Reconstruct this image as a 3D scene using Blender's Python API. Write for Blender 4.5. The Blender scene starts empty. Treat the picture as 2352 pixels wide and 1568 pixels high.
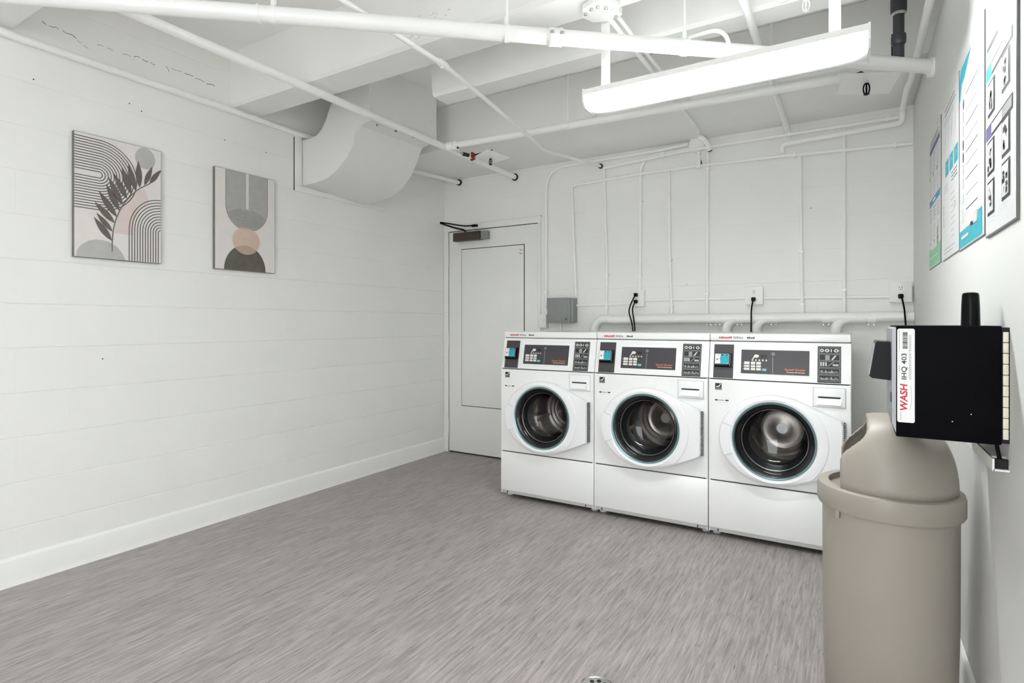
import bpy, bmesh, math, random
from mathutils import Vector as V
random.seed(7)
PI = math.pi
C = bpy.context.scene.collection

# ---------------------------------------------------------------- materials
def lin(c):
    c /= 255.0
    return c/12.92 if c <= .04045 else ((c+.055)/1.055)**2.4
def rgb(r, g, b): return (lin(r), lin(g), lin(b), 1)
MATS = {}
def mat(name, col, rough=.5, metal=0., spec=.5, var=.04, vscale=9., bump=0., bscale=60., emit=0., coat=0.):
    m = bpy.data.materials.new(name); m.use_nodes = True
    nt = m.node_tree; b = nt.nodes['Principled BSDF']
    b.inputs['Roughness'].default_value = rough; b.inputs['Metallic'].default_value = metal
    b.inputs['Specular IOR Level'].default_value = spec; b.inputs['Coat Weight'].default_value = coat
    b.inputs['Base Color'].default_value = col
    tc = nt.nodes.new('ShaderNodeTexCoord')
    if var:
        n = nt.nodes.new('ShaderNodeTexNoise'); n.inputs['Scale'].default_value = vscale; n.inputs['Detail'].default_value = 4
        nt.links.new(tc.outputs['Object'], n.inputs['Vector'])
        r = nt.nodes.new('ShaderNodeValToRGB')
        lo = [c*(1-var) for c in col[:3]]+[1]; hi = [min(1, c*(1+var)) for c in col[:3]]+[1]
        r.color_ramp.elements[0].position = .3; r.color_ramp.elements[1].position = .7
        r.color_ramp.elements[0].color = lo; r.color_ramp.elements[1].color = hi
        nt.links.new(n.outputs['Fac'], r.inputs['Fac']); nt.links.new(r.outputs['Color'], b.inputs['Base Color'])
    if bump:
        n2 = nt.nodes.new('ShaderNodeTexNoise'); n2.inputs['Scale'].default_value = bscale; n2.inputs['Detail'].default_value = 3
        nt.links.new(tc.outputs['Object'], n2.inputs['Vector'])
        bp = nt.nodes.new('ShaderNodeBump'); bp.inputs['Strength'].default_value = bump; bp.inputs['Distance'].default_value = .002
        nt.links.new(n2.outputs['Fac'], bp.inputs['Height']); nt.links.new(bp.outputs['Normal'], b.inputs['Normal'])
    if emit:
        b.inputs['Emission Color'].default_value = col; b.inputs['Emission Strength'].default_value = emit
    MATS[name] = m
    return m

WALLC = rgb(242, 242, 239)
def block_wall(name, axis, off):
    """painted concrete block: rows .2032 high, joints as a shallow bump"""
    m = mat(name, WALLC, .55, var=.012, vscale=2.5, bump=.12, bscale=45)
    nt = m.node_tree; b = nt.nodes['Principled BSDF']
    tc = nt.nodes.new('ShaderNodeTexCoord'); s = nt.nodes.new('ShaderNodeSeparateXYZ'); c = nt.nodes.new('ShaderNodeCombineXYZ')
    nt.links.new(tc.outputs['Object'], s.inputs[0]); nt.links.new(s.outputs[axis], c.inputs[0])
    a = nt.nodes.new('ShaderNodeMath'); a.operation = 'SUBTRACT'; a.inputs[1].default_value = off
    nt.links.new(s.outputs[2], a.inputs[0]); nt.links.new(a.outputs[0], c.inputs[1])
    k = nt.nodes.new('ShaderNodeTexBrick'); k.inputs['Scale'].default_value = 1; k.inputs['Brick Width'].default_value = .4064
    k.inputs['Row Height'].default_value = .2032; k.inputs['Mortar Size'].default_value = .0025; k.inputs['Mortar Smooth'].default_value = .3
    k.offset = .5
    nt.links.new(c.outputs[0], k.inputs['Vector'])
    bp = nt.nodes.new('ShaderNodeBump'); bp.invert = True; bp.inputs['Strength'].default_value = .35; bp.inputs['Distance'].default_value = .002
    nt.links.new(k.outputs['Fac'], bp.inputs['Height'])
    old = b.inputs['Normal'].links[0].from_node
    nt.links.new(old.outputs['Normal'], bp.inputs['Normal']); nt.links.new(bp.outputs['Normal'], b.inputs['Normal'])
    return m
M_WL = block_wall('block_wall_side', 1, .05)
M_WB = block_wall('block_wall_back', 0, .0299)
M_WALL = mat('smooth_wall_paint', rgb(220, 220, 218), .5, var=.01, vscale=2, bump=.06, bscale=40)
M_CEIL = mat('ceiling_paint', rgb(244, 244, 242), .6, var=.015, vscale=3, bump=.15, bscale=30)
M_TRIM = mat('trim_paint', rgb(242, 242, 240), .35, var=.01)
M_PIPE = mat('white_pipe_paint', rgb(250, 250, 249), .32, var=.01)
M_DUCT = mat('duct_paint', rgb(232, 233, 229), .38, var=.01)
M_DARK = mat('dark_crack', rgb(70, 66, 62), .8)
M_HOLE = mat('black_hole', rgb(22, 22, 22), .8)
M_BLK = mat('black_plastic', rgb(13, 13, 16), .25, spec=.1, var=.05)
M_BOX = mat('black_powder_coat', rgb(11, 11, 15), .6, spec=.04, var=.05, bump=.1, bscale=300)
M_ABS = mat('black_abs_pipe', rgb(58, 60, 66), .35)
M_RED = mat('red_sprinkler_frame', rgb(140, 24, 30), .4)
M_GREY = mat('grey_steel_enamel', rgb(140, 142, 142), .45, var=.04)
M_CHR = mat('bright_metal', rgb(215, 215, 212), .22, 1.)
M_BRZ = mat('dark_bronze_cover', rgb(62, 50, 44), .4, var=.12)
M_STEEL = mat('drum_steel', rgb(168, 160, 152), .22, 1., var=.08)
M_ENAM = mat('washer_enamel', rgb(241, 241, 241), .25, var=.006, coat=.2)
M_WPLA = mat('washer_white_plastic', rgb(241, 242, 244), .3, var=.006)
M_KICK = mat('washer_base_shade', rgb(214, 214, 212), .35)  # greyer than the enamel: shade on the base bevel put into the colour
M_GAP = mat('dark_gap', rgb(40, 40, 40), .7)
M_PANEL = mat('charcoal_panel', rgb(62, 59, 64), .3, var=.05)
M_KEY = mat('key_white', rgb(228, 226, 222), .4)
M_TKEY = mat('key_teal', rgb(110, 196, 190), .4)
M_ORG = mat('orange_letters', rgb(232, 112, 62), .5)
M_WHT = mat('white_print', rgb(240, 240, 240), .5, var=0)
M_GRYP = mat('grey_print', rgb(148, 148, 150), .5, var=0)
M_LGRY = mat('pale_grey_print', rgb(205, 205, 207), .5, var=0)
M_BLKP = mat('black_print', rgb(34, 33, 36), .5, var=0)
M_REDP = mat('red_print', rgb(190, 30, 52), .5, var=0)
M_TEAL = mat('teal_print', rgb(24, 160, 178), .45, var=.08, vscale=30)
M_BLUE = mat('blue_print', rgb(36, 128, 172), .45, var=0)
M_NAVY = mat('navy_print', rgb(66, 74, 130), .45, var=0)
M_PURP = mat('purple_print', rgb(92, 84, 140), .45, var=0)
M_GREEN = mat('green_print', rgb(128, 196, 160), .45, var=.06, vscale=40)
M_BRN = mat('brown_print', rgb(110, 84, 78), .5, var=0)
M_RUB = mat('gasket_rubber', rgb(34, 35, 38), .22)
M_TRNG = mat('window_ring', rgb(120, 150, 156), .2, .6)
M_CAN = mat('beige_plastic', rgb(158, 151, 142), .42, var=.03, vscale=4, bump=.06, bscale=180)
M_CANI = mat('beige_plastic_inside', rgb(120, 113, 103), .5)
M_CREAM = mat('cream_hinge_knuckle', rgb(226, 220, 204), .4)
M_SILV = mat('silver_face', rgb(150, 151, 155), .4, .5)
M_CANV = mat('canvas', rgb(229, 225, 221), .8, var=.02, vscale=14, bump=.2, bscale=400)
M_CEDGE = mat('canvas_edge', rgb(120, 119, 116), .8)
M_INK = mat('ink_dark', rgb(84, 82, 78), .8, var=.08, vscale=30)
M_LEAF = mat('leaf_ink', rgb(104, 98, 92), .8, var=.1, vscale=60)
M_AGRY = mat('art_grey', rgb(186, 185, 181), .8, var=.05, vscale=25)
M_AGR2 = mat('art_grey_lines', rgb(172, 171, 168), .8, var=.04, vscale=25)
M_APNK = mat('art_blush', rgb(219, 205, 200), .8, var=.03, vscale=25)
M_APN2 = mat('art_peach', rgb(211, 187, 174), .8, var=.05, vscale=25)
M_ATAN = mat('art_tan', rgb(184, 164, 148), .8, var=.05, vscale=25)
M_AOLV = mat('art_olive', rgb(98, 95, 86), .8, var=.14, vscale=25)
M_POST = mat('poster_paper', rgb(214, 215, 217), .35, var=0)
M_PEDG = mat('poster_edge', rgb(96, 97, 98), .4)
M_LENS = mat('lamp_lens', rgb(250, 254, 252), .4, var=0, emit=13)
def lens_profile(m):
    """two tubes sit over the front of the lens, so it glows less along its rear edge"""
    nt = m.node_tree; tc = nt.nodes.new('ShaderNodeTexCoord'); sp = nt.nodes.new('ShaderNodeSeparateXYZ'); r0 = nt.nodes.new('ShaderNodeMapRange')
    r0.inputs['From Min'].default_value = -.035; r0.inputs['From Max'].default_value = .062; r0.inputs['To Min'].default_value = 1.; r0.inputs['To Max'].default_value = 0.
    pw = nt.nodes.new('ShaderNodeMath'); pw.operation = 'POWER'; pw.inputs[1].default_value = 4.
    r = nt.nodes.new('ShaderNodeMapRange'); r.inputs['To Min'].default_value = .3; r.inputs['To Max'].default_value = LENS
    nt.links.new(tc.outputs['Object'], sp.inputs[0]); nt.links.new(sp.outputs[1], r0.inputs['Value']); nt.links.new(r0.outputs[0], pw.inputs[0]); nt.links.new(pw.outputs[0], r.inputs['Value'])
    ab = nt.nodes.new('ShaderNodeMath'); ab.operation = 'ABSOLUTE'; e = nt.nodes.new('ShaderNodeMapRange'); e.interpolation_type = 'SMOOTHSTEP'   # the tubes stop short of the end caps
    e.inputs['From Min'].default_value = .515; e.inputs['From Max'].default_value = .40; e.inputs['To Min'].default_value = .012; e.inputs['To Max'].default_value = 1.
    mu = nt.nodes.new('ShaderNodeMath'); mu.operation = 'MULTIPLY'
    nt.links.new(sp.outputs[0], ab.inputs[0]); nt.links.new(ab.outputs[0], e.inputs['Value']); nt.links.new(r.outputs[0], mu.inputs[0]); nt.links.new(e.outputs[0], mu.inputs[1])
    nt.links.new(mu.outputs[0], nt.nodes['Principled BSDF'].inputs['Emission Strength'])
LENS = 112.
lens_profile(M_LENS)
M_LENST = mat('lamp_lens_shoulder', rgb(250, 254, 252), .4, var=0, emit=6)
M_LAMP = mat('lamp_housing', rgb(240, 240, 238), .35, var=.01)

def glass_mat():
    m = bpy.data.materials.new('washer_window_glass'); m.use_nodes = True; nt = m.node_tree; nt.nodes.clear()
    o = nt.nodes.new('ShaderNodeOutputMaterial'); t = nt.nodes.new('ShaderNodeBsdfTransparent'); g = nt.nodes.new('ShaderNodeBsdfGlossy')
    t.inputs[0].default_value = (.6, .61, .62, 1); g.inputs['Roughness'].default_value = .04
    f = nt.nodes.new('ShaderNodeLayerWeight'); r = nt.nodes.new('ShaderNodeMapRange'); x = nt.nodes.new('ShaderNodeMixShader')
    f.inputs[0].default_value = .5; r.inputs['From Min'].default_value = .3; r.inputs['To Min'].default_value = .045; r.inputs['To Max'].default_value = .22
    nt.links.new(f.outputs['Facing'], r.inputs['Value'])
    nt.links.new(r.outputs[0], x.inputs[0]); nt.links.new(t.outputs[0], x.inputs[1]); nt.links.new(g.outputs[0], x.inputs[2]); nt.links.new(x.outputs[0], o.inputs[0])
    return m
M_GLASS = glass_mat()

def floor_mat():
    m = mat('streaked_vinyl', rgb(150, 143, 140), .38, var=0)
    nt = m.node_tree; b = nt.nodes['Principled BSDF']; tc = nt.nodes.new('ShaderNodeTexCoord')
    def noise(sx, sy, det, rough=.6, dist=0.):
        mp = nt.nodes.new('ShaderNodeMapping'); mp.inputs['Scale'].default_value = (sx, sy, 1); mp.inputs['Rotation'].default_value = (0, 0, .03)
        n = nt.nodes.new('ShaderNodeTexNoise'); n.inputs['Scale'].default_value = 1; n.inputs['Detail'].default_value = det; n.inputs['Roughness'].default_value = rough
        n.inputs['Distortion'].default_value = dist
        nt.links.new(tc.outputs['Object'], mp.inputs[0]); nt.links.new(mp.outputs[0], n.inputs[0]); return n
    def ramp(n, stops):
        r = nt.nodes.new('ShaderNodeValToRGB'); e = r.color_ramp.elements
        while len(e) < len(stops): e.new(.5)
        for el, (p, c) in zip(e, stops): el.position = p; el.color = c
        nt.links.new(n.outputs['Fac'], r.inputs[0]); return r
    def mul(a, c, f=1.):
        x = nt.nodes.new('ShaderNodeMix'); x.data_type = 'RGBA'; x.blend_type = 'MULTIPLY'; x.inputs[0].default_value = f
        nt.links.new(a.outputs[2] if a.bl_idname == 'ShaderNodeMix' else a.outputs[0], x.inputs[6]); nt.links.new(c.outputs[0], x.inputs[7]); return x
    base = ramp(noise(95, 5.5, 7, .66, .5), [(.32, rgb(132, 126, 125)), (.5, rgb(161, 154, 153)), (.68, rgb(186, 178, 177))])
    fine = ramp(noise(210, 13, 2, .5, .4), [(.29, (.42, .41, .41, 1)), (.35, (.96, .96, .96, 1)), (.6, (1, 1, 1, 1)), (.72, (1.0, 1.0, 1.0, 1))])
    blot = ramp(noise(7, 1.6, 3), [(.35, (.88, .87, .87, 1)), (.65, (1, 1, 1, 1))])
    out = mul(mul(base, fine), blot)
    nt.links.new(out.outputs[2], b.inputs['Base Color'])
    n4 = noise(90, 6, 3); bp = nt.nodes.new('ShaderNodeBump'); bp.inputs['Strength'].default_value = .12; bp.inputs['Distance'].default_value = .002
    nt.links.new(n4.outputs['Fac'], bp.inputs['Height']); nt.links.new(bp.outputs[0], b.inputs['Normal'])
    return m
M_FLOOR = floor_mat()

# ---------------------------------------------------------------- mesh builder
def fillet(pts, r, n=7):
    """round the inner corners of a polyline"""
    pts = [V(p) for p in pts]; out = [pts[0]]
    for i in range(1, len(pts)-1):
        a, b, c = pts[i-1], pts[i], pts[i+1]; d0 = (a-b); d1 = (c-b)
        rr = r if not isinstance(r, (list, tuple)) else r[i-1]
        k = min(rr, d0.length*.49, d1.length*.49); p0 = b+d0.normalized()*k; p1 = b+d1.normalized()*k
        for j in range(n+1):
            t = j/n; out.append(p0*(1-t)**2+b*2*t*(1-t)+p1*t*t)
    out.append(pts[-1]); return out
class Plane:
    def __init__(s, o, a, b, n): s.o, s.a, s.b, s.n = V(o), V(a), V(b), V(n)
    def __call__(s, a, b, d=0.): return s.o+s.a*a+s.b*b+s.n*d
class MB:
    def __init__(s): s.v = []; s.f = []; s.m = []; s.mats = []
    def mi(s, m):
        if m not in s.mats: s.mats.append(m)
        return s.mats.index(m)
    def face(s, pts, m):
        i = len(s.v); s.v += [V(p) for p in pts]; s.f.append(list(range(i, i+len(pts)))); s.m.append(s.mi(m)); return s
    def add(s, verts, faces, m):
        i = len(s.v); s.v += [V(p) for p in verts]; k = s.mi(m)
        for f in faces: s.f.append([i+q for q in f]); s.m.append(k)
        return s
    def box(s, x0, x1, y0, y1, z0, z1, m, bev=0., seg=2):
        bm = bmesh.new(); bmesh.ops.create_cube(bm, size=1)
        for v in bm.verts: v.co = V(((x0+x1)/2+v.co.x*(x1-x0), (y0+y1)/2+v.co.y*(y1-y0), (z0+z1)/2+v.co.z*(z1-z0)))
        if bev: bmesh.ops.bevel(bm, geom=bm.edges[:], offset=bev, segments=seg, affect='EDGES', profile=.5)
        bm.verts.index_update(); s.add([v.co.copy() for v in bm.verts], [[v.index for v in f.verts] for f in bm.faces], m); bm.free(); return s
    def loft(s, loops, m, closed=True, cap0=True, cap1=True):
        n = len(loops[0]); vs = [p for l in loops for p in l]; fs = []
        for i in range(len(loops)-1):
            for j in range(n if closed else n-1):
                k = (j+1) % n; fs.append([i*n+j, i*n+k, (i+1)*n+k, (i+1)*n+j])
        if closed and cap0: fs.append(list(range(n))[::-1])
        if closed and cap1: fs.append([(len(loops)-1)*n+j for j in range(n)])
        return s.add(vs, fs, m)
    def prism(s, poly, vec, m):
        return s.loft([[V(p) for p in poly], [V(p)+V(vec) for p in poly]], m)
    def tube(s, pts, r, m, n=14, cap=True):
        pts = [V(p) for p in pts]; loops = []; up = None
        for i, p in enumerate(pts):
            t = (pts[min(i+1, len(pts)-1)]-pts[max(i-1, 0)]).normalized()
            if up is None: up = t.orthogonal().normalized()
            up = (up-t*up.dot(t)).normalized(); w = t.cross(up); rr = r[i] if isinstance(r, (list, tuple)) else r
            loops.append([p+(up*math.cos(a)+w*math.sin(a))*rr for a in [2*PI*k/n for k in range(n)]])
        return s.loft(loops, m, True, cap, cap)
    def lathe(s, c, axis, prof, m, n=40, cap0=False, cap1=False):
        ax = V(axis).normalized(); u = ax.orthogonal().normalized(); w = ax.cross(u)
        return s.loft([[V(c)+ax*h+(u*math.cos(a)+w*math.sin(a))*max(r, 1e-5) for a in [2*PI*k/n for k in range(n)]] for r, h in prof], m, True, cap0, cap1)
    # flat print on a plane
    def poly(s, P, pts, m, d): return s.face([P(a, b, d) for a, b in pts], m)
    def rect(s, P, a0, b0, a1, b1, m, d): return s.poly(P, [(a0, b0), (a1, b0), (a1, b1), (a0, b1)], m, d)
    def disc(s, P, a, b, r, m, d, n=32, rb=None, t0=0, t1=2*PI):
        return s.poly(P, [(a+r*math.cos(t0+(t1-t0)*k/n), b+(rb or r)*math.sin(t0+(t1-t0)*k/n)) for k in range(n+1 if t1-t0 < 6.2 else n)], m, d)
    def stroke(s, P, pts, w, m, d):
        pts = [V((a, b, 0)) for a, b in pts]; L = []
        for i, p in enumerate(pts):
            t = (pts[min(i+1, len(pts)-1)]-pts[max(i-1, 0)]).normalized(); q = V((-t.y, t.x, 0))*w/2; L.append((p+q, p-q))
        vs = [P(x.x, x.y, d) for pr in L for x in pr]
        return s.add(vs, [[2*i, 2*i+1, 2*i+3, 2*i+2] for i in range(len(L)-1)], m)
    def text(s, P, txt, a, b, w, h, m, d, shear=0., bold=0.):
        """letters fitted into the w x h box whose lower corner is (a, b)"""
        cu = bpy.data.curves.new('letters', 'FONT'); cu.body = txt; cu.resolution_u = 3; cu.offset = bold; ob = bpy.data.objects.new('letters', cu)
        C.objects.link(ob); me = bpy.data.meshes.new_from_object(ob)
        xs = [v.co.x for v in me.vertices]; ys = [v.co.y for v in me.vertices]; x0, y0 = min(xs), min(ys); sx = w/(max(xs)-x0); sy = h/(max(ys)-y0)
        s.add([P(a+(v.co.x-x0)*sx+shear*(v.co.y-y0)*sy, b+(v.co.y-y0)*sy, d) for v in me.vertices], [list(p.vertices) for p in me.polygons], m)
        bpy.data.objects.remove(ob); bpy.data.curves.remove(cu); bpy.data.meshes.remove(me); return s
    def build(s, name, parent=None, flat=False, angle=35):
        org = ORG.get(parent, V((0, 0, 0))) if parent else V((0, 0, 0))
        me = bpy.data.meshes.new(name); me.from_pydata([p-org for p in s.v], [], s.f)
        for m in s.mats: me.materials.append(m)
        me.polygons.foreach_set('material_index', s.m)
        if not flat:
            me.polygons.foreach_set('use_smooth', [True]*len(s.f)); me.set_sharp_from_angle(angle=math.radians(angle))
        me.update(); o = bpy.data.objects.new(name, me); C.objects.link(o)
        if parent: o.parent = parent; ORG[o] = org
        return o
ORG = {}
def tag(o, label, cat, group=None):
    o['label'] = label; o['category'] = cat
    if group: o['group'] = group
    return o
def thing(name, label, cat, loc, group=None):
    o = bpy.data.objects.new(name, None); o.location = loc; o.empty_display_size = .05; C.objects.link(o); ORG[o] = V(loc)
    return tag(o, label, cat, group)
def struct(o): o['kind'] = 'structure'; return o
def dup(root, off, label, group=None):
    r = root.copy(); C.objects.link(r); r.location = root.location+V(off); r['label'] = label
    if group: r['group'] = group
    for ch in list(root.children):
        c = ch.copy(); C.objects.link(c); c.parent = r
        for g in list(ch.children):
            d = g.copy(); C.objects.link(d); d.parent = c
    return r

# ---------------------------------------------------------------- the room
XL, XR, YB, YF, ZS, ZB = -3.244, .3047, 4.1445, -2.2, 2.82, 2.5
b = MB(); b.box(XL-.1, XR+.2, YF-.1, YB+.1, -.1, 0, M_FLOOR); struct(b.build('floor'))
b = MB(); b.box(XL-.1, XR+.2, YF-.1, YB+.1, ZS, ZS+.1, M_CEIL); struct(b.build('ceiling'))
def coursed(along, plane, t0, t1, off, top, m, thick, gd=.0028):
    """block wall face with a small groove at every course"""
    prof = [(0., 0.)]; z = off
    while z < top-.02:
        g0 = gd
        if z > 1.6: gd = g0*.45
        if z > .01: prof += [(0., z-gd), (gd, z), (0., z+gd)]
        gd = g0; z += .2032
    prof += [(0., top), (thick, top), (thick, 0.)]
    mk = (lambda d, t, z: (plane-d, t, z)) if along == 'y' else (lambda d, t, z: (t, plane+d, z))
    bb = MB(); bb.loft([[mk(d, t0, z) for d, z in prof], [mk(d, t1, z) for d, z in prof]], m); return bb
wl = coursed('y', XL, YF, YB+.1, .05, ZS, M_WL, .1)
PW = Plane((XL, 0, 0), (0, 1, 0), (0, 0, 1), (1, 0, 0))
for pts in ([(1.113, 2.593), (1.13, 2.581), (1.167, 2.585), (1.201, 2.578), (1.223, 2.581), (1.246, 2.570), (1.264, 2.556), (1.282, 2.545), (1.306, 2.535)],
            [(1.336, 2.575), (1.367, 2.576), (1.402, 2.578), (1.418, 2.568)], [(1.45, 2.577), (1.487, 2.579), (1.525, 2.594), (1.551, 2.586), (1.584, 2.583), (1.612, 2.582), (1.639, 2.586)],
            [(1.667, 2.599), (1.681, 2.573), (1.681, 2.546)], [(1.697, 2.598), (1.756, 2.599), (1.798, 2.6), (1.843, 2.592), (1.894, 2.585), (1.947, 2.589), (1.987, 2.58)],
            [(1.70, 2.80), (1.76, 2.795), (1.80, 2.806), (1.86, 2.80), (1.90, 2.808)], [(1.74, 2.785), (1.82, 2.79), (1.88, 2.782), (1.95, 2.79)]):
    q = []
    for (a0, b0), (a1, b1) in zip(pts, pts[1:]):
        q += [(a0+(a1-a0)*t+random.uniform(-.004, .004), b0+(b1-b0)*t+random.uniform(-.004, .004)) for t in (0, .35, .7)]
    for i in range(0, len(q)-2, 4): wl.stroke(PW, q[i:i+4], random.choice((.0016, .0022, .003)), M_DARK, .0006)
for a, z in ((1.483, 2.33), (1.542, 2.308), (2.006, 2.284), (2.286, 2.281), (1.08, 2.307), (1.36, 1.0)): wl.disc(PW, a, z, .0035, M_DARK, .0006, 10)
struct(wl.build('wall_left', angle=20))
wb = coursed('x', YB, XL-.1, XR+.2, .0299, ZS, M_WB, .1, .0016)
PBW = Plane((0, YB, 0), (1, 0, 0), (0, 0, 1), (0, -1, 0))
for a, z in ((-1.36, 2.096), (-.239, 1.928), (-1.034, 1.46)): wb.disc(PBW, a, z, .004, M_GRYP, .0006, 10)
struct(wb.build('wall_back', angle=20))
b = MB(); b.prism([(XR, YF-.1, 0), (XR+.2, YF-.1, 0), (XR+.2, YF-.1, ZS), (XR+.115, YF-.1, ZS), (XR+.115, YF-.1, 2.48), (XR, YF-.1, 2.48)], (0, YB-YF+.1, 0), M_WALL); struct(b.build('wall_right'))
b = MB()                                                       # opening added in the unseen wall to let in fill light from behind
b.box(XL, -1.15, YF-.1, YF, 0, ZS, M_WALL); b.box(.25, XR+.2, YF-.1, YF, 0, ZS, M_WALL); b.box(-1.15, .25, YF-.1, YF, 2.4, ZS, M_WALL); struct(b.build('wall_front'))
pl0 = bpy.data.lights.new('added_opening_portal', 'AREA'); pl0.shape = 'RECTANGLE'; pl0.size = 1.4; pl0.size_y = 2.4; pl0.cycles.is_portal = True
plo = bpy.data.objects.new('added_opening_portal', pl0); plo.location = (-.45, YF-.05, 1.2); plo.rotation_euler = (PI/2, 0, 0); C.objects.link(plo)
# concrete joists and the deep soffit over the washers
def joist(y0, y1, x0, x1, zb, extra=None):
    bb = MB(); ch = .015
    prof = [(y0-.012, ZS), (y0, zb+ch), (y0+ch, zb), (y1-ch, zb), (y1, zb+ch), (y1+.012, ZS)]
    bb.loft([[(x0, y, z) for y, z in prof], [(x1, y, z) for y, z in prof]], M_CEIL)
    return bb
struct(joist(.80, 1.01, XL, XR+.115, ZB).build('trim_1'))
j1 = joist(2.05, 2.262, XL, XR+.115, ZB)
for k in range(46):                                            # flaking paint on the joist face
    x = random.uniform(-1.95, -1.55); z = random.uniform(2.53, 2.66); r = random.uniform(.005, .018)
    if abs(x+1.75)/.2+abs(z-2.6)/.08 < 1.1:
        n = 7; j1.loft([[(x+r*f*math.cos(a)*random.uniform(.6, 1.3), 2.046-h-(z-2.5)*.02+.002, z+r*f*.6*math.sin(a)*random.uniform(.6, 1.3)) for a in [2*PI*i/n for i in range(n)]] for f, h in ((1, 0), (.8, .006))], M_CEIL)
struct(j1.build('trim_2'))
struct(joist(2.565, 2.72, -2.1, XR+.115, ZB).build('trim_3'))
b = MB(); b.box(XL, XR+.115, 3.38, YB, 2.49, ZS, M_CEIL, .008); struct(b.build('trim_4'))
# baseboard with a rounded top and a thin flared toe
prof = [(0, 0), (.022, 0), (.018, .012), (.013, .03), (.012, .112), (.006, .124), (0, .128)]
b = MB(); b.loft([[(XL+d, YF, z) for d, z in prof], [(XL+d, YB, z) for d, z in prof]], M_TRIM); struct(b.build('baseboard_left'))
b = MB(); b.loft([[(x, YB-d, z) for d, z in prof] for x in (-2.2, XR)], M_TRIM); struct(b.build('baseboard_back'))
b = MB(); b.loft([[(XR-d, YF, z) for d, z in prof], [(XR-d, YB, z) for d, z in prof]], M_TRIM); struct(b.build('baseboard_right'))

# door with closer
dr = bpy.data.objects.new('door_1', None); dr.location = (-2.72, YB, 0); C.objects.link(dr); ORG[dr] = V(dr.location); dr['kind'] = 'structure'
dr['label'] = 'white door with a flat inset panel in the corner beside the washers'
b = MB()
b.box(-3.24, -3.190, YB-.022, YB, 0, 2.018, M_TRIM, .002); b.box(-2.254, -2.228, YB-.022, YB, 0, 2.018, M_TRIM, .002); b.box(-3.24, -2.228, YB-.022, YB, 2.018, 2.072, M_TRIM, .002)
b.box(-3.24, -2.225, YB-.004, YB, 2.072, 2.076, M_GAP); b.build('door_frame', dr)
b = MB(); b.box(-3.184, -2.258, YB-.012, YB, .012, 2.012, M_TRIM, .002)
b.box(-3.190, -3.184, YB-.006, YB, .01, 2.018, M_GAP); b.box(-2.258, -2.254, YB-.006, YB, .01, 2.018, M_GAP); b.box(-3.19, -2.254, YB-.006, YB, 2.012, 2.018, M_GAP); b.box(-3.184, -2.258, YB-.004, YB, 0, .012, M_GAP)
b.box(-3.043, -2.383, YB-.0135, YB-.011, .432, 1.85, M_GAP); b.build('door_leaf', dr)
b = MB(); b.box(-3.037, -2.389, YB-.018, YB-.012, .438, 1.844, M_TRIM, .002)
PD = Plane((0, YB-.018, 0), (1, 0, 0), (0, 0, 1), (0, -1, 0))
for k in (0, 1): b.stroke(PD, [(-2.43, 1.808-.03*k), (-2.415, 1.80-.03*k), (-2.40, 1.80-.03*k)], .004, M_DARK, .0006)
b.build('inset_panel', dr)
for z0, z1 in ((1.71, 1.852), (.947, 1.067), (.177, .311)):
    b = MB(); b.box(-3.216, -3.18, YB-.026, YB-.018, z0, z1, M_TRIM, .001); b.tube([(-3.187, YB-.028, z0), (-3.187, YB-.028, z1)], .006, M_TRIM); b.build('hinge', dr)
cl = MB(); cl.box(-3.095, -2.80, YB-.075, YB-.018, 1.915, 1.992, M_BRZ, .004); cl.box(-2.798, -2.733, YB-.068, YB-.018, 1.918, 1.988, M_GREY, .003)
cl.box(-2.803, -2.796, YB-.07, YB-.018, 1.917, 1.99, M_BLK); o = cl.build('door_closer', dr); o['label'] = 'dark bronze door closer box'
b = MB(); b.tube(fillet([(-2.97, YB-.05, 1.992), (-2.985, YB-.055, 2.015), (-3.05, YB-.10, 2.03), (-3.165, YB-.17, 2.075)], .04), .0075, M_BLK)
b.tube(fillet([(-3.165, YB-.17, 2.082), (-3.08, YB-.10, 2.068), (-2.99, YB-.045, 2.05), (-2.90, YB-.04, 2.048)], .05), .006, M_BLK)
b.box(-2.91, -2.855, YB-.05, YB-.02, 2.036, 2.056, M_BLK, .003); b.build('closer_arm', dr)

# ---------------------------------------------------------------- washing machines (built once, copied twice)
W = .683; X0 = -2.0595; FY = 3.245
wm = thing('washing_machine', 'white front-load washing machine closest to the white door', 'washing machine', (X0+W/2, 3.6, 0), 'front-load washers along the back wall')
CX, CZ = X0+.335, .567
N = 96
def outline(th):
    """radius of the door outline: half ellipse toward the handle, flat hinge edge opposite"""
    c, s_ = math.cos(th), math.sin(th)
    if c <= 0: return 1/math.sqrt((c/.272)**2+(s_/.236)**2)
    pts = [(0, .236), (.09, .222), (.17, .187), (.245, .154), (.315, .123), (.315, -.127), (.245, -.160), (.17, -.194), (.09, -.225), (0, -.236)]
    best = .236
    for (x0, z0), (x1, z1) in zip(pts, pts[1:]):
        den = c*(z1-z0)-s_*(x1-x0)
        if abs(den) < 1e-9: continue
        t = (x0*(z1-z0)-z0*(x1-x0))/den; u = (x0*s_-z0*c)/den
        if t > 0 and -1e-6 <= u <= 1+1e-6: best = t
    return best
TH = [2*PI*k/N for k in range(N)]
def ring(rf, y): return [(CX+rf(t)*math.cos(t), y, CZ+rf(t)*math.sin(t)) for t in TH]
g = .002
b = MB()                                                       # cabinet: side walls, back, top and a front pierced by the drum opening
b.box(X0+g, X0+.012, FY+.004, 3.95, .03, .872, M_ENAM, .002); b.box(X0+W-.012, X0+W-g, FY+.004, 3.95, .03, .872, M_ENAM, .002)
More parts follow.
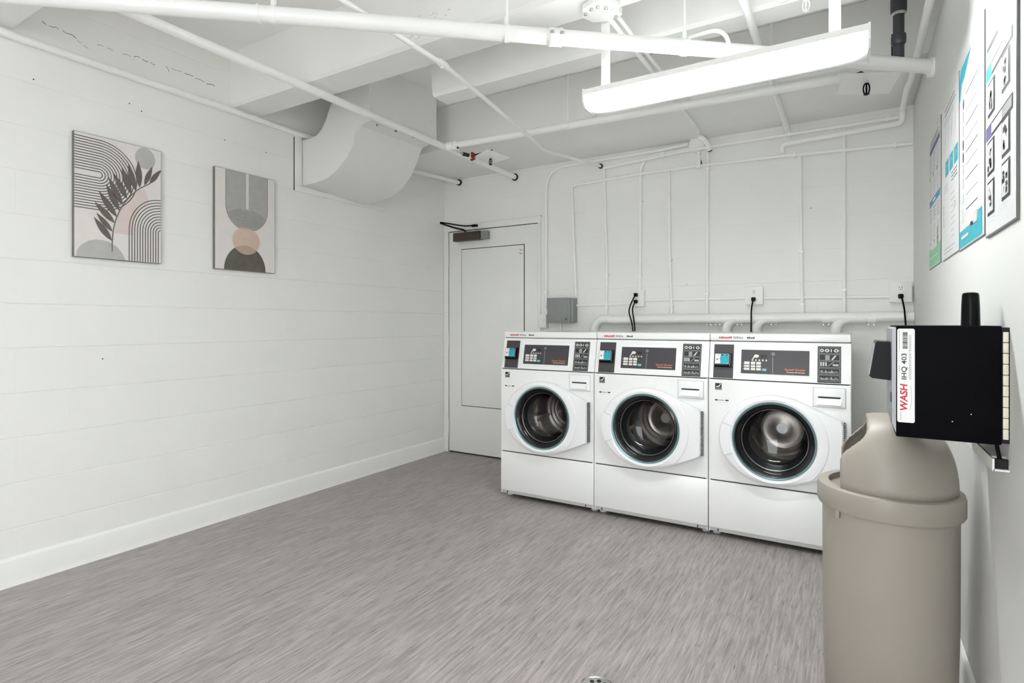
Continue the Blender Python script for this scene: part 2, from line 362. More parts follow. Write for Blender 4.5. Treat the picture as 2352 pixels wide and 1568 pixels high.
b.box(X0+.012, X0+W-.012, 3.94, 3.95, .03, 1.08, M_ENAM); b.box(X0+.012, X0+W-.012, FY+.06, 3.94, .03, .04, M_GAP)
x0, x1, z0, z1 = X0+g, X0+W-g, .317, .870
def rectpt(t):
    c, s_ = math.cos(t), math.sin(t); k = []
    if c > 1e-9: k.append((x1-CX)/c)
    if c < -1e-9: k.append((x0-CX)/c)
    if s_ > 1e-9: k.append((z1-CZ)/s_)
    if s_ < -1e-9: k.append((z0-CZ)/s_)
    return min(k)
def snap(t):
    r = rectpt(t); p = [CX+r*math.cos(t), CZ+r*math.sin(t)]
    return p
outer = [snap(t) for t in TH]
for cx_, cz_ in ((x0, z0), (x1, z0), (x0, z1), (x1, z1)):
    i = min(range(N), key=lambda k: (outer[k][0]-cx_)**2+(outer[k][1]-cz_)**2); outer[i] = [cx_, cz_]
L = lambda y, e=0: [(min(max(x, x0+e), x1-e), y, min(max(z, z0+e), z1-e)) for x, z in outer]
b.loft([L(FY+.02), L(FY+.003), L(FY, .003), ring(lambda t: .212, FY), ring(lambda t: .20, FY+.03), ring(lambda t: .2, FY+.06)], M_ENAM, True, False, False)
b.build('cabinet', wm)
b = MB(); b.box(X0+g, X0+W-g, FY, FY+.03, .052, .311, M_ENAM, .003); b.box(X0+.004, X0+W-.004, FY+.005, FY+.02, .308, .32, M_GAP); b.build('lower_panel', wm)
b = MB(); b.prism([(X0+g, FY+.001, .052), (X0+g, FY+.012, .029), (X0+g, FY+.03, .029), (X0+g, FY+.03, .052)], (W-2*g, 0, 0), M_KICK)
for dx in (.05, W-.06): b.box(X0+dx, X0+dx+.004, FY+.001, FY+.008, .035, .047, M_BLK)
b.build('kick_strip', wm)
for dx in (.03, W-.03):
    for y in (3.33, 3.87):
        f = MB(); f.lathe((X0+dx, y, 0), (0, 0, 1), [(.022, 0), (.022, .008), (.010, .012), (.010, .032)], M_WPLA, 16, True, True); f.build('foot', wm)
# console
cy = lambda z: 3.253+(z-.875)*.045/.205
b = MB(); b.prism([(X0+g, cy(.876), .876), (X0+g, cy(1.078), 1.078), (X0+g, 3.94, 1.078), (X0+g, 3.94, .876)], (W-2*g, 0, 0), M_ENAM)
b.box(X0+.004, X0+W-.004, FY+.012, 3.9, .868, .878, M_GAP); b.box(X0+.004, X0+W-.004, 3.305, 3.9, 1.075, 1.084, M_GAP); b.build('console', wm)
b = MB(); b.box(X0+g, X0+W-g, 3.29, 3.955, 1.082, 1.122, M_ENAM, .006, 3)
PT = Plane((X0, 3.29, 1.082), (1, 0, 0), (0, 0, 1), (0, -1, 0))
for k in range(8): b.rect(PT, .05+k*.0085, .013, .0565+k*.0085, random.uniform(.021, .026), M_REDP, .0006)
for k in range(6): b.rect(PT, .125+k*.0085, .013, .131+k*.0085, random.uniform(.020, .026), M_GRYP, .0006)
for k in range(5): b.rect(PT, .195+k*.008, .014, .2015+k*.008, random.uniform(.020, .024), M_BLKP, .0006)
b.build('top_panel', wm)
sl = V((0, .045, .205)).normalized(); nn = V((0, -.205, .045)).normalized()
PC = Plane((X0, cy(.876), .876), (1, 0, 0), sl, nn)
b = MB(); b.rect(PC, .155, .022, .512, .178, M_WPLA, .0015)
b.prism([PC(.168, .034), PC(.497, .034), PC(.497, .163), PC(.168, .163)], nn*.004, M_PANEL)
D = Plane(PC(.168, .163, .004), (1, 0, 0), sl, nn)
d = .0006
b.rect(D, .0975, -.043, .128, -.026, M_BLKP, d); b.disc(D, .076, -.034, .013, M_KEY, d, 16, .009); b.stroke(D, [(.066, -.038), (.058, -.05)], .006, M_KEY, d)
for k in range(5): b.disc(D, .057+.017*k, -.056, .0045, M_KEY, d, 6, .005)
b.stroke(D, [(.157, -.038), (.157, -.125)], .0032, M_GRYP, d); b.disc(D, .158, -.021, .0085, M_GRYP, d, 20); b.disc(D, .158, -.021, .004, M_PANEL, d*2, 12)
for z in (-.075, -.089, -.104): b.stroke(D, [(.009, z), (.016, z)], .004, M_GRYP, d)
b.text(D, 'Speed Queen', .215, -.109, .096, .0135, M_ORG, d, 0., .02); b.text(D, 'Commercial Laundry', .224, -.1195, .086, .0075, M_WHT, d, 0., .02)
dp = b.build('display_panel', wm)
for r_, (za, zb_) in enumerate(((-.080, -.065), (-.095, -.084), (-.111, -.099))):
    for xa, xb in ((.016, .043), (.05, .0715), (.077, .0995)):
        k = MB(); k.prism([D(xa, za), D(xb, za), D(xb, zb_), D(xa, zb_)], nn*.002, M_KEY); k.build('key_button', dp)
k = MB(); k.prism([D(.106, -.113), D(.127, -.113), D(.127, -.1005), D(.106, -.1005)], nn*.002, M_TKEY); o = k.build('key_button', dp); o['label'] = 'teal key button'
# card reader
b = MB(); b.prism([PC(.0255, .003), PC(.128, .003), PC(.128, .19), PC(.0255, .19)], nn*.004, M_PANEL); b.text(PC, 'o-', .05, .02, .02, .006, M_BLKP, .0046); pl = b.build('reader_plate', wm)
b = MB(); lo = lambda e, h: [PC(.031+e, .062+e, h), PC(.122-e, .062+e, h), PC(.122-e, .138-e, h), PC(.031+e, .138-e, h)]
b.loft([lo(0, .004), lo(0, .018), lo(.004, .027)], M_BLK); rd = b.build('card_reader', pl)
b = MB(); b.rect(PC, .036, .077, .108, .133, M_WHT, .0278)
b.poly(PC, [(.066, .079), (.107, .079), (.107, .132), (.066, .132), (.062, .105)], M_TEAL, .0283); b.rect(PC, .043, .096, .053, .107, M_GRYP, .0283); b.rect(PC, .044, .124, .06, .127, M_GRYP, .0283)
b.disc(PC, .074, .127, .006, M_BLKP, .0287, 10, .004); b.disc(PC, .098, .127, .004, M_BLKP, .0287, 8); b.rect(PC, .04, .07, .1, .078, M_BLKP, .0287)
b.rect(PC, .113, .066, .1155, .132, M_SILV, .0278); o = b.build('reader_sticker', wm); o['label'] = 'white and teal card reader sticker'
# instruction sticker
b = MB(); b.prism([PC(.534, .003), PC(.638, .003), PC(.638, .19), PC(.534, .19)], nn*.0012, M_BLKP)
for k in range(5):
    z0_ = .010+k*.0355; b.rect(PC, .539, z0_, .634, z0_+.0325, M_GRYP, .0018); b.rect(PC, .5415, z0_+.002, .6315, z0_+.0305, M_BLKP, .0022)
for xx, r_ in ((.553, .009), (.576, .011), (.595, .003), (.617, .011)): b.disc(PC, xx, .168, r_, M_LGRY, .0026, 14, .009); b.disc(PC, xx, .168, r_*.4, M_BLKP, .003, 8)
b.rect(PC, .568, .119, .588, .144, M_GRYP, .0026); b.poly(PC, [(.594, .121), (.603, .121), (.618, .143), (.61, .143)], M_LGRY, .0026)
for k in range(3): b.rect(PC, .546+k*.011, .088, .553+k*.011, .108, M_LGRY, .0026)
b.stroke(PC, [(.58, .088), (.604, .108)], .002, M_LGRY, .0026)
for k in range(4): b.rect(PC, .602+k*.0065, .089, .607+k*.0065, .099, M_LGRY, .0026)
for row in (.052, .017):
    for k in range(15):
        hh = random.uniform(.005, .016); b.rect(PC, .546+k*.0055, row, .549+k*.0055, row+hh, random.choice((M_LGRY, M_GRYP)), .0026)
b.build('instruction_sticker', wm)
# badges
PF = Plane((X0, FY, 0), (1, 0, 0), (0, 0, 1), (0, -1, 0))
b = MB(); b.rect(PF, .036, .812, .073, .852, M_LGRY, .0006); b.rect(PF, .038, .815, .071, .850, M_BLKP, .001)
b.poly(PF, [(.042, .832), (.056, .836), (.067, .845), (.06, .832), (.045, .828)], M_WHT, .0014); b.disc(PF, .064, .845, .003, M_WHT, .0014, 8)
for k in range(3): b.rect(PF, .041, .817+k*.004, .068, .819+k*.004, M_GRYP, .0014)
b.build('badge_sticker', wm)
b = MB(); b.rect(PF, .035, .742, .109, .763, M_WHT, .0006); b.rect(PF, .036, .754, .052, .761, M_BLKP, .001); b.rect(PF, .056, .756, .084, .759, M_NAVY, .001); b.rect(PF, .09, .754, .108, .761, M_BLKP, .001)
b.rect(PF, .04, .745, .104, .747, M_LGRY, .001); b.build('rating_sticker', wm)
# detergent drawer
b = MB(); b.box(X0+.517, X0+.657, FY-.007, FY+.01, .758, .853, M_WPLA, .006, 3); b.box(X0+.513, X0+.661, FY-.0012, FY+.004, .754, .857, M_LGRY, .001)
dw = b.build('detergent_drawer', wm)
b = MB(); b.box(X0+.538, X0+.636, FY-.0085, FY-.006, .803, .811, M_GAP); b.prism([(X0+.533, FY-.007, .766), (X0+.533, FY-.021, .771), (X0+.538, FY-.010, .800), (X0+.538, FY-.007, .803)], (.105, 0, 0), M_ENAM); b.build('drawer_pull', dw)
# door
b = MB(); Rr = outline
b.loft([ring(Rr, FY-.002), ring(Rr, FY-.034), ring(lambda t: Rr(t)-.006, FY-.044), ring(lambda t: min(.252, Rr(t)-.012)+.002, FY-.0465), ring(lambda t: min(.25, Rr(t)-.014), FY-.050),
        ring(lambda t: .216, FY-.054), ring(lambda t: .205, FY-.051), ring(lambda t: .2, FY-.042), ring(lambda t: .199, FY-.02)], M_WPLA, True, False, False)
door = b.build('door', wm, angle=22)
b = MB(); b.lathe((CX, FY-.044, CZ), (0, 1, 0), [(.2005, 0), (.197, -.006), (.192, -.004), (.190, .012)], M_TRNG, 72); b.build('window_ring', door)
b = MB(); b.lathe((CX, FY, CZ), (0, 1, 0), [(.191, -.034), (.175, -.030), (.160, -.012), (.152, .02), (.13, .05), (.09, .068), (.04, .075), (.0, .076)], M_GLASS, 64); b.build('door_glass', door, angle=80)
b = MB(); b.lathe((CX, FY, CZ), (0, 1, 0), [(.158, -.004), (.1625, -.007), (.1655, -.002), (.161, .002)], M_CHR, 64); b.build('glass_highlight_ring', door)  # bright metal ring added as the highlight on the glass bowl's edge
b = MB(); b.lathe((CX, FY, CZ), (0, 1, 0), [(.205, -.02), (.188, .005), (.180, .03), (.186, .05), (.172, .062), (.176, .078), (.158, .09), (.150, .095), (.146, .10), (.150, .112)], M_RUB, 64); b.build('gasket', wm)
b = MB(); b.lathe((CX, FY, CZ), (0, 1, 0), [(.1455, .094), (.1445, .100), (.1475, .106)], M_CHR, 64); b.lathe((CX, FY, CZ), (0, 1, 0), [(.150, .110), (.19, .114), (.238, .13), (.24, .36), (.225, .385), (.19, .39), (.175, .384), (.16, .392), (.145, .386), (.13, .394), (.115, .388), (.09, .396), (.05, .385), (0., .385)], M_STEEL, 64)
for k in range(3):
    a0 = math.radians(-45+120*k); ca, sa = math.cos(a0), math.sin(a0)
    pr = lambda r_, t_: (CX+ca*r_-sa*t_, CZ+sa*r_+ca*t_)
    q = [pr(.238, -.035), pr(.165, -.010), pr(.165, .010), pr(.238, .035)]
    b.loft([[(x, FY+.15, z) for x, z in q], [(x, FY+.385, z) for x, z in q]], M_STEEL)
b.disc(Plane((CX, FY+.384, CZ), (1, 0, 0), (0, 0, 1), (0, -1, 0)), 0, 0, .03, M_CHR, .004, 24)
b.build('drum', wm)
b = MB(); t0, t1 = math.radians(163), math.radians(202)
seg = [t0+(t1-t0)*k/14 for k in range(15)]
h0 = [(CX+.213*math.cos(t), FY-.0565, CZ+.213*math.sin(t)) for t in seg]; h1 = [(CX+(outline(t)-.008)*math.cos(t), FY-.0535, CZ+(outline(t)-.008)*math.sin(t)) for t in seg]
for i in range(14): b.add([h0[i], h0[i+1], h1[i+1], h1[i]], [[0, 1, 2, 3]], M_WPLA)
for e in (0, 14): b.add([h0[e], h1[e], (h1[e][0], FY-.04, h1[e][2]), (h0[e][0], FY-.04, h0[e][2])], [[0, 1, 2, 3]], M_WPLA)
b.add(h1+[(x, FY-.036, z) for x, y, z in h1], [[i, i+1, i+16, i+15] for i in range(14)], M_WPLA); b.add(h0+[(x, FY-.045, z) for x, y, z in h0], [[i, i+1, i+16, i+15] for i in range(14)], M_WPLA)
for e in (0, 14):
    (xa, _, za), (xb, _, zb2) = h0[e], h1[e]; n_ = V((-(zb2-za), 0, xb-xa)).normalized()*.0016*(1 if e else -1)
    b.add([(xa, FY-.0568, za), (xb, FY-.0538, zb2), (xb+n_.x, FY-.0538, zb2+n_.z), (xa+n_.x, FY-.0568, za+n_.z)], [[0, 1, 2, 3]], M_GRYP)
b.build('door_handle', door, angle=20)
b = MB(); b.box(X0+.651, X0+.656, FY-.03, FY, .442, .688, M_GAP)
for k in range(24): b.box(X0+.650, X0+.660, FY-.034, FY-.002, .444+k*.0102, .449+k*.0102, M_GREY)
b.build('hinge_strip', wm)
dup(wm, (W, 0, 0), 'middle white front-load washing machine with a washer on both sides')
dup(wm, (2*W, 0, 0), 'white front-load washing machine partly behind the beige trash can')

# ---------------------------------------------------------------- trash can
TX, TY = .088, 2.07
Q = 1.062
tc = thing('trash_can', 'beige plastic trash can with a hooded dome lid against the wall', 'trash can', (TX, TY, 0))
b = MB(); b.lathe((TX, TY, 0), (0, 0, 1), [(.0, .004), (.160, .0), (.168, .012), (.1747, .30), (.1757, .62), (.177, .635)], M_CAN, 72, True); b.build('body', tc)
b = MB(); b.lathe((TX, TY, 0), (0, 0, 1), [(.1785, .625), (.187, .622), (.190, .628), (.190, .671), (.187, .684), (.179, .688), (.158, .688), (.157, .67), (.0, .67)], M_CAN, 72)
b.box(TX-.136, TX-.125, TY-.132, TY-.119, .598, .625, M_CAN, .003)
lid = b.build('lid', tc)
# the hood: a rounded dome cut open on the side facing the room
n1, n2 = 56, 18; vs = []; fs = []
Rd, Hd, zb0 = .173, .216, .686
def cutx(z):
    t = min(1, max(0, ((z-zb0)/Hd-.38)/.45)); return TX-.124+.068*t*t*(3-2*t)
for i in range(n2+1):
    ph = (PI/2)*i/n2; r_ = Rd*(math.cos(ph)**.72 if i < n2 else 0); z_ = zb0+Hd*math.sin(ph)**.9
    for j in range(n1):
        a = 2*PI*j/n1; x_ = TX+r_*math.cos(a); y_ = TY+r_*math.sin(a); vs.append([max(x_, cutx(z_)), y_, z_])
keep = lambda q: not all(vs[k][0] <= cutx(vs[k][2])+1e-5 for k in q)
for i in range(n2):
    for j in range(n1):
        k = (j+1) % n1; q = [i*n1+j, i*n1+k, (i+1)*n1+k, (i+1)*n1+j]
        if keep(q): fs.append(q)
b = MB(); b.add(vs, fs, M_CAN); hd = b.build('hood', tc, angle=50)
sm = hd.modifiers.new('thickness', 'SOLIDIFY'); sm.thickness = .005; sm.offset = -1

# ---------------------------------------------------------------- payment kiosk on the near wall
KY0, KY1, KZ0, KZ1, KX = 1.691, 1.975, .899, 1.174, .085
kk = thing('payment_kiosk', 'black wall-mounted laundry payment box above the trash can', 'payment kiosk', (.29, 1.83, KZ0))
b = MB(); b.box(KX+.004, XR-.014, KY0, KY1, KZ0, KZ1, M_BOX, .003)
b.box(XR-.014, XR, KY0+.004, KY1, KZ0+.004, KZ1-.004, M_HOLE)
for x, z in ((.20, .946), (.235, .966)): b.disc(Plane((0, KY0, 0), (1, 0, 0), (0, 0, 1), (0, -1, 0)), x, z, .0014, M_LGRY, .0008, 8)
b.build('body', kk)
b = MB(); b.prism([(KX-.004, KY0+.004, KZ0+.03), (KX+.006, KY0+.002, KZ0+.004), (KX+.006, KY0+.002, KZ1-.003), (KX-.004, KY0+.004, KZ1-.008)], (0, KY1-KY0-.006, 0), M_SILV)
b.box(KX-.0052, KX-.003, KY0+.03, KY0+.045, .98, 1.005, M_HOLE); fpl = b.build('face_plate', kk); fpl['label'] = 'silver front plate of the payment box'
b = MB(); prf = [(KX-.004, 1.032), (KX-.044, 1.036), (KX-.050, 1.041), (KX-.037, 1.128), (KX-.034, 1.133), (KX-.004, 1.131)]
b.loft([[(x, 1.752+.004, z) for x, z in prf], [(x-.001, 1.752+.014, z) for x, z in prf], [(x-.001, 1.905, z) for x, z in prf]], M_BLK)
cr = b.build('card_reader', kk)
b = MB(); b.prism([(KX-.0502, 1.765, 1.045), (KX-.0525, 1.765, 1.045), (KX-.0395, 1.765, 1.126), (KX-.0372, 1.765, 1.126)], (0, .125, 0), M_SILV); b.build('reader_screen', cr)
PS = Plane((.0915, KY0, .9355), (0, 0, 1), (-1, 0, 0), (0, -1, 0))   # a runs up the box, b runs toward the room
PS.o = PS.o+V((.0355, 0, 0))
b = MB(); sh, sw = .231, .0355
b.poly(PS, [(.003, 0), (sh-.003, 0), (sh, .003), (sh, sw-.003), (sh-.003, sw), (.003, sw), (0, sw-.003), (0, .003)], M_WHT, .0008)
b.text(PS, 'WASH', .027, .0145, .066, .0155, M_REDP, .0014, .14, .028); b.text(PS, 'IHQ 403', .106, .0145, .064, .0125, M_BLKP, .0014, 0., .012)
xx = .182
while xx < .223:
    w_ = random.choice((.0008, .0014, .0022)); b.rect(PS, xx, .0145, xx+w_, .0245, M_BLKP, .0014); xx += w_+random.choice((.0008, .0014))
for bb_, a0, a1 in ((.0305, .180, .226), (.0305, .125, .140), (.0075, .106, .170), (.0075, .176, .215), (.0105, .106, .215), (.0275, .006, .026)):
    a_ = a0
    while a_ < a1: w_ = random.uniform(.002, .006); b.rect(PS, a_, bb_, min(a_+w_, a1), bb_+.0012, M_GRYP, .0014); a_ += w_+.0012
b.stroke(PS, [(.03, .010), (.05, .0065), (.075, .0065), (.093, .0085)], .0007, M_GRYP, .0014)
stk = b.build('asset_sticker', kk); stk['label'] = 'white sticker with red and black lettering'
b = MB()
for k in range(10): b.box(XR-.0125, XR-.0025, KY0-.002, KY0+.004, KZ0+.014+k*.0248, KZ0+.0375+k*.0248, M_CREAM, .001)
o = b.build('piano_hinge', kk); o['label'] = 'cream jointed hinge strip'
b = MB(); b.lathe((.249, 1.80, KZ1), (0, 0, 1), [(.0195, 0), (.0185, .05), (.0172, .076), (.0155, .081), (.009, .083), (0, .0835)], M_BLK, 32); b.build('antenna', kk)
b = MB(); b.tube(fillet([(.284, 1.71, .90), (.288, 1.712, .875), (.293, 1.715, .85), (.296, 1.75, .842)], .02), .0042, M_BLK); b.build('cable', kk)
b = MB(); b.box(.276, XR, 1.695, 2.15, .838, .842, M_TRIM); b.box(.274, .278, 1.695, 2.15, .838, .866, M_TRIM); b.box(.280, XR, 1.706, 1.71, .842, .864, M_HOLE); b.box(.276, XR, 1.73, 2.15, .862, .866, M_TRIM)
tag(b.build('cable_raceway'), 'white open-ended cable raceway on the wall under the black payment box', 'raceway')

# ---------------------------------------------------------------- wall art
def canvas(y0, y1, z0, z1, name, label):
    bb = MB(); bb.box(XL, XL+.022, y0, y1, z0, z1, M_CEDGE, .001); P = Plane((XL+.022, y0, z0), (0, 1, 0), (0, 0, 1), (1, 0, 0)); w, h = y1-y0, z1-z0
    bb.rect(P, .002, .002, w-.002, h-.002, M_CANV, .0004); return bb, P, w, h
b, P, w, h = canvas(1.229, 1.631, 1.503, 2.113, None, None)
def clip(pts, w, h): return [(min(max(a, .002), w-.002), min(max(c, .002), h-.002)) for a, c in pts]
b.disc(P, .321, .551, .050, M_AGRY, .0007, 40, .056)
b.poly(P, clip([(.008, .002), (.012, .03), (.03, .06), (.06, .083), (.09, .093), (.12, .094), (.15, .088), (.185, .068), (.21, .038), (.226, .002)], w, h), M_AGRY, .0007)
b.poly(P, [(.175, .135), (.262, .135), (.268, .215), (.30, .285), (.34, .325), (.318, .385), (.285, .378), (.24, .325), (.21, .275), (.19, .225)], M_APNK, .0007)
for k in range(13):
    r_ = .0155+k*.0132
    b.stroke(P, [(.002, .4165+r_)]+[(.105+r_*math.cos(t), .4165+r_*math.sin(t)) for t in [PI/2-PI*i/28 for i in range(29)]]+[(.002, .4165-r_)], .0042, M_INK, .0012)
for k in range(12):
    r_ = .012+k*.0130; pts = [(.398-r_, .003)]+[(.398+r_*math.cos(t), .165+r_*1.14*math.sin(t)) for t in [PI-(PI/2)*i/18 for i in range(19)]]
    b.stroke(P, [(min(a, .400), c) for a, c in pts], .0042, M_INK, .0012)
stem = [(.164, .04), (.164, .099), (.169, .153), (.181, .209), (.205, .272), (.239, .328), (.29, .387), (.337, .417), (.372, .452), (.399, .504)]
leaves = [((.163, .096), (.083, .204)), ((.166, .142), (.094, .227)), ((.176, .187), (.087, .28)), ((.186, .218), (.103, .339)), ((.198, .252), (.136, .38)), ((.212, .284), (.147, .417)),
          ((.232, .321), (.171, .441)), ((.252, .349), (.207, .485)), ((.272, .373), (.239, .507)), ((.293, .391), (.286, .532)), ((.316, .407), (.357, .519)), ((.342, .423), (.399, .509))]
for (a0, b0), (a1, b1) in leaves:
    dx, dy = a1-a0, b1-b0; ln = math.hypot(dx, dy); px_, py_ = -dy/ln, dx/ln; wd = .0165 if ln > .12 else .0135
    L_ = [(a0+dx*t+px_*wd*math.sin(PI*t**.85)*(1.0 if t < 1 else 0), b0+dy*t+py_*wd*math.sin(PI*t**.85)) for t in [i/9 for i in range(10)]]
    R_ = [(a0+dx*t-px_*wd*math.sin(PI*t**.85)*.9, b0+dy*t-py_*wd*math.sin(PI*t**.85)*.9) for t in [i/9 for i in range(8, 0, -1)]]
    b.poly(P, clip(L_+R_, w, h), M_LEAF, .0018)
b.stroke(P, [(p.x, p.y) for p in fillet([(a, c, 0) for a, c in stem], .05, 4)], .0045, M_LEAF, .0021)
tag(b.build('wall_art', flat=True), 'canvas print of a dark leaf branch over thin striped arches', 'wall art', 'boho canvas prints')
b, P, w, h = canvas(1.931, 2.333, 1.503, 2.107, None, None)
arc = lambda cx_, cz_, r_, t0, t1, n=24, k=1.: [(cx_+r_*math.cos(t0+(t1-t0)*i/n), cz_+r_*k*math.sin(t0+(t1-t0)*i/n)) for i in range(n+1)]
b.poly(P, [(.066, .602), (.066, .39)]+arc(.2085, .39, .1425, PI, 2*PI, 32, 1.0)[1:-1]+[(.351, .39), (.351, .602)], M_AGRY, .0007)
for k in range(22):
    r_ = .0145+k*.006; b.stroke(P, [(.2085-r_, .602)]+arc(.2085, .39, r_, PI, 2*PI, 24)+[(.2085+r_, .602)], .0022, M_AGR2 if k < 21 else M_INK, .0011)
b.rect(P, .200, .385, .217, .602, M_CANV, .0015)
for k in range(13):
    r_ = .068+.0105*k; run_ = []
    for i in range(61):
        t = PI*i/60; q = (.205+r_*math.cos(t), .205+r_*.9*math.sin(t))
        if math.hypot(q[0]-.2085, q[1]-.39) < .139 and q[1] < .378: run_.append(q)
        else:
            if len(run_) > 3: b.stroke(P, run_, .0017, M_INK, .0016)
            run_ = []
    if len(run_) > 3: b.stroke(P, run_, .0017, M_INK, .0016)
b.poly(P, arc(.196, .002, .139, 0, PI, 36, 1.12), M_AOLV, .0008)
b.disc(P, .202, .186, .092, M_APN2, .0012, 44, .085)
lens_ = [p for p in arc(.202, .186, .092, PI, 2*PI, 40, .085/.092) if (p[0]-.196)**2+((p[1]-.002)/1.12)**2 < .139**2]
top_ = [p for p in arc(.196, .002, .139, 0, PI, 60, 1.12) if (p[0]-.202)**2+((p[1]-.186)*.092/.085)**2 < .092**2]
b.poly(P, lens_+top_, M_ATAN, .0016)
tag(b.build('wall_art', flat=True), 'canvas print of a grey U shape over a peach circle and dark dome', 'wall art', 'boho canvas prints')

# ---------------------------------------------------------------- posters on the near wall
def poster(yf, yn, z0, z1, label):
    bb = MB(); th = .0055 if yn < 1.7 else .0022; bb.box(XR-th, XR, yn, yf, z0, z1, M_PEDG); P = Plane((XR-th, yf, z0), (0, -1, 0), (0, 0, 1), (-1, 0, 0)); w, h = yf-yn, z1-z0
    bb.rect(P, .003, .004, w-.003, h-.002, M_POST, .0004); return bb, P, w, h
def para(bb, P, a0, a1, bt, rows, gap, m=None, t=.003, ragged=.3):
    for k in range(rows): bb.rect(P, a0, bt-k*gap-t, a1-(a1-a0)*random.uniform(0, ragged), bt-k*gap, m or M_GRYP, .0009)
d = .0009
b, P, w, h = poster(3.281, 2.868, 1.428, 2.03, '')
b.rect(P, .03, .52, w-.03, .545, M_NAVY, d); para(b, P, .03, w-.05, .575, 2, .014, M_BLKP, .004)
for c0 in (.025, .155, .285):
    para(b, P, c0, c0+.10, .505, 7, .0135, M_BLKP, .002); para(b, P, c0, c0+.10, .39, 6, .013, M_GRYP, .002); b.rect(P, c0, .405, c0+.02, .425, M_BLKP, d)
b.rect(P, .02, .283, w-.02, .312, M_BLUE, d); b.rect(P, .15, .292, .25, .302, M_WHT, d*2)
for c0 in (.03, .17, .30):
    para(b, P, c0, c0+.085, .265, 5, .013, M_BLKP, .0022); para(b, P, c0, c0+.085, .185, 5, .012, M_GRYP, .002); b.disc(P, c0+.02, .115, .009, M_BLKP, d, 10)
b.rect(P, .008, .008, w-.012, .092, M_GREEN, d); b.rect(P, .1, .08, .3, .092, M_POST, d*2); b.rect(P, .008, .044, w-.1, .049, M_POST, d*2); b.rect(P, w-.1, .09, w-.085, .16, M_BLKP, d*3)
tag(b.build('wall_poster', flat=True), 'poster with a green bottom block, closest to the washers', 'poster', 'instruction posters on the smooth wall')
b, P, w, h = poster(2.80, 2.402, 1.424, 2.03, '')
para(b, P, .06, w-.05, .575, 2, .02, M_BLKP, .004); para(b, P, .05, .3, .53, 2, .012, M_GRYP, .002)
for c0 in (.06, .14, .22, .30): b.stroke(P, [(c0, .41), (c0+.01, .46), (c0+.03, .50), (c0+.012, .44)], .003, M_GRYP if c0 != .22 else M_TEAL, d)
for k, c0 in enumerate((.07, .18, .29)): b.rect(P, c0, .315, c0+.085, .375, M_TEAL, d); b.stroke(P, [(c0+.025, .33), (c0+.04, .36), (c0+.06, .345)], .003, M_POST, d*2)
for c0 in (.26, .31, .35): para(b, P, c0-.03, c0+.015, .30, 3, .013, M_BLKP, .004)
para(b, P, .03, .16, .285, 3, .012, M_GRYP, .002); para(b, P, .2, .33, .25, 4, .022, M_LGRY, .002)
for c0, q in ((.255, .20), (.235, .245)): b.rect(P, .02, q-.07, .026, q-.03, M_BLKP, d)
b.disc(P, .30, .175, .017, M_GRYP, d, 16, .013); b.disc(P, .30, .175, .012, M_POST, d*2, 16, .009)
for k in range(8): para(b, P, .215, .33, .225-.022*k, 1, .01, M_GRYP, .0018); para(b, P, .03, .15, .2-.022*k, 1, .01, M_LGRY, .0016)
para(b, P, .03, .34, .04, 2, .014, M_GRYP, .0024)
tag(b.build('wall_poster', flat=True), 'poster with three teal squares in a row across its middle', 'poster', 'instruction posters on the smooth wall')
b, P, w, h = poster(2.394, 1.97, 1.419, 2.03, '')
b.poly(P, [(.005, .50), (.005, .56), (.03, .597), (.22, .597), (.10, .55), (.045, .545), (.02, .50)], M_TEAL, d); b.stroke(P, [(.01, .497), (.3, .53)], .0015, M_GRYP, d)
for k, zz in enumerate((.485, .43, .385, .34, .30, .26, .215, .165, .12)):
    if k == 0: b.disc(P, .085, zz-.02, .012, M_NAVY, d, 12, .018)
    elif k in (3, 4): b.disc(P, .08, zz-.005, .013, M_BRN, d, 10, .018)
    elif k == 8: b.poly(P, [(.05, .085), (.10, .085), (.09, .13), (.06, .13)], M_LGRY, d)
    else: b.stroke(P, [(.08, zz-.022), (.083, zz+.012)], .005, M_BLKP, d)
    b.stroke(P, [(.13, zz), (.33, zz)], .0026, M_GRYP if k % 2 else M_BLKP, d); b.stroke(P, [(.14, zz-.016), (.22+.05*(k % 3), zz-.016)], .002, M_LGRY, d)
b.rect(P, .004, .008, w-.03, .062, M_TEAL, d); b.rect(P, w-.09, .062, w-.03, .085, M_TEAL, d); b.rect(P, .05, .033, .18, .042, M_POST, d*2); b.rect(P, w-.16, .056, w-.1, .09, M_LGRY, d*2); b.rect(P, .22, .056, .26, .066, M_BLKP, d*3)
tag(b.build('wall_poster', flat=True), 'poster with a teal footer band and teal corner at its top', 'poster', 'instruction posters on the smooth wall')
b, P, w, h = poster(1.935, 1.60, 1.405, 2.01, '')
for k, zz in ((0, .485), (1, .46)): b.stroke(P, [(.025, zz), (.15-.07*k, zz)], .011-.003*k, M_BLKP if k == 0 else M_GRYP, d)
for bt, hd_ in ((.44, M_TEAL), (.285, M_PURP)):
    b.rect(P, .012, bt-.036, .085, bt, hd_, d); b.rect(P, .085, bt-.036, w-.03, bt, M_BLKP, d); b.rect(P, .085, bt-.030, .2, bt-.006, M_POST, d*2); b.rect(P, .2, bt-.030, w-.035, bt-.006, M_GRYP, d*2)
def shot(a0, b0, ww, hh):
    b.rect(P, a0, b0, a0+ww, b0+hh, M_BLKP, d); b.rect(P, a0+.008, b0+.008, a0+ww-.012, b0+hh-.006, M_LGRY, d*2)
    for k in range(9): a_ = a0+random.uniform(.01, ww-.03); c_ = b0+random.uniform(.01, hh-.025); b.rect(P, a_, c_, a_+random.uniform(.006, .018), c_+random.uniform(.006, .016), random.choice((M_BLKP, M_GRYP, M_POST, M_BLKP)), d*3)
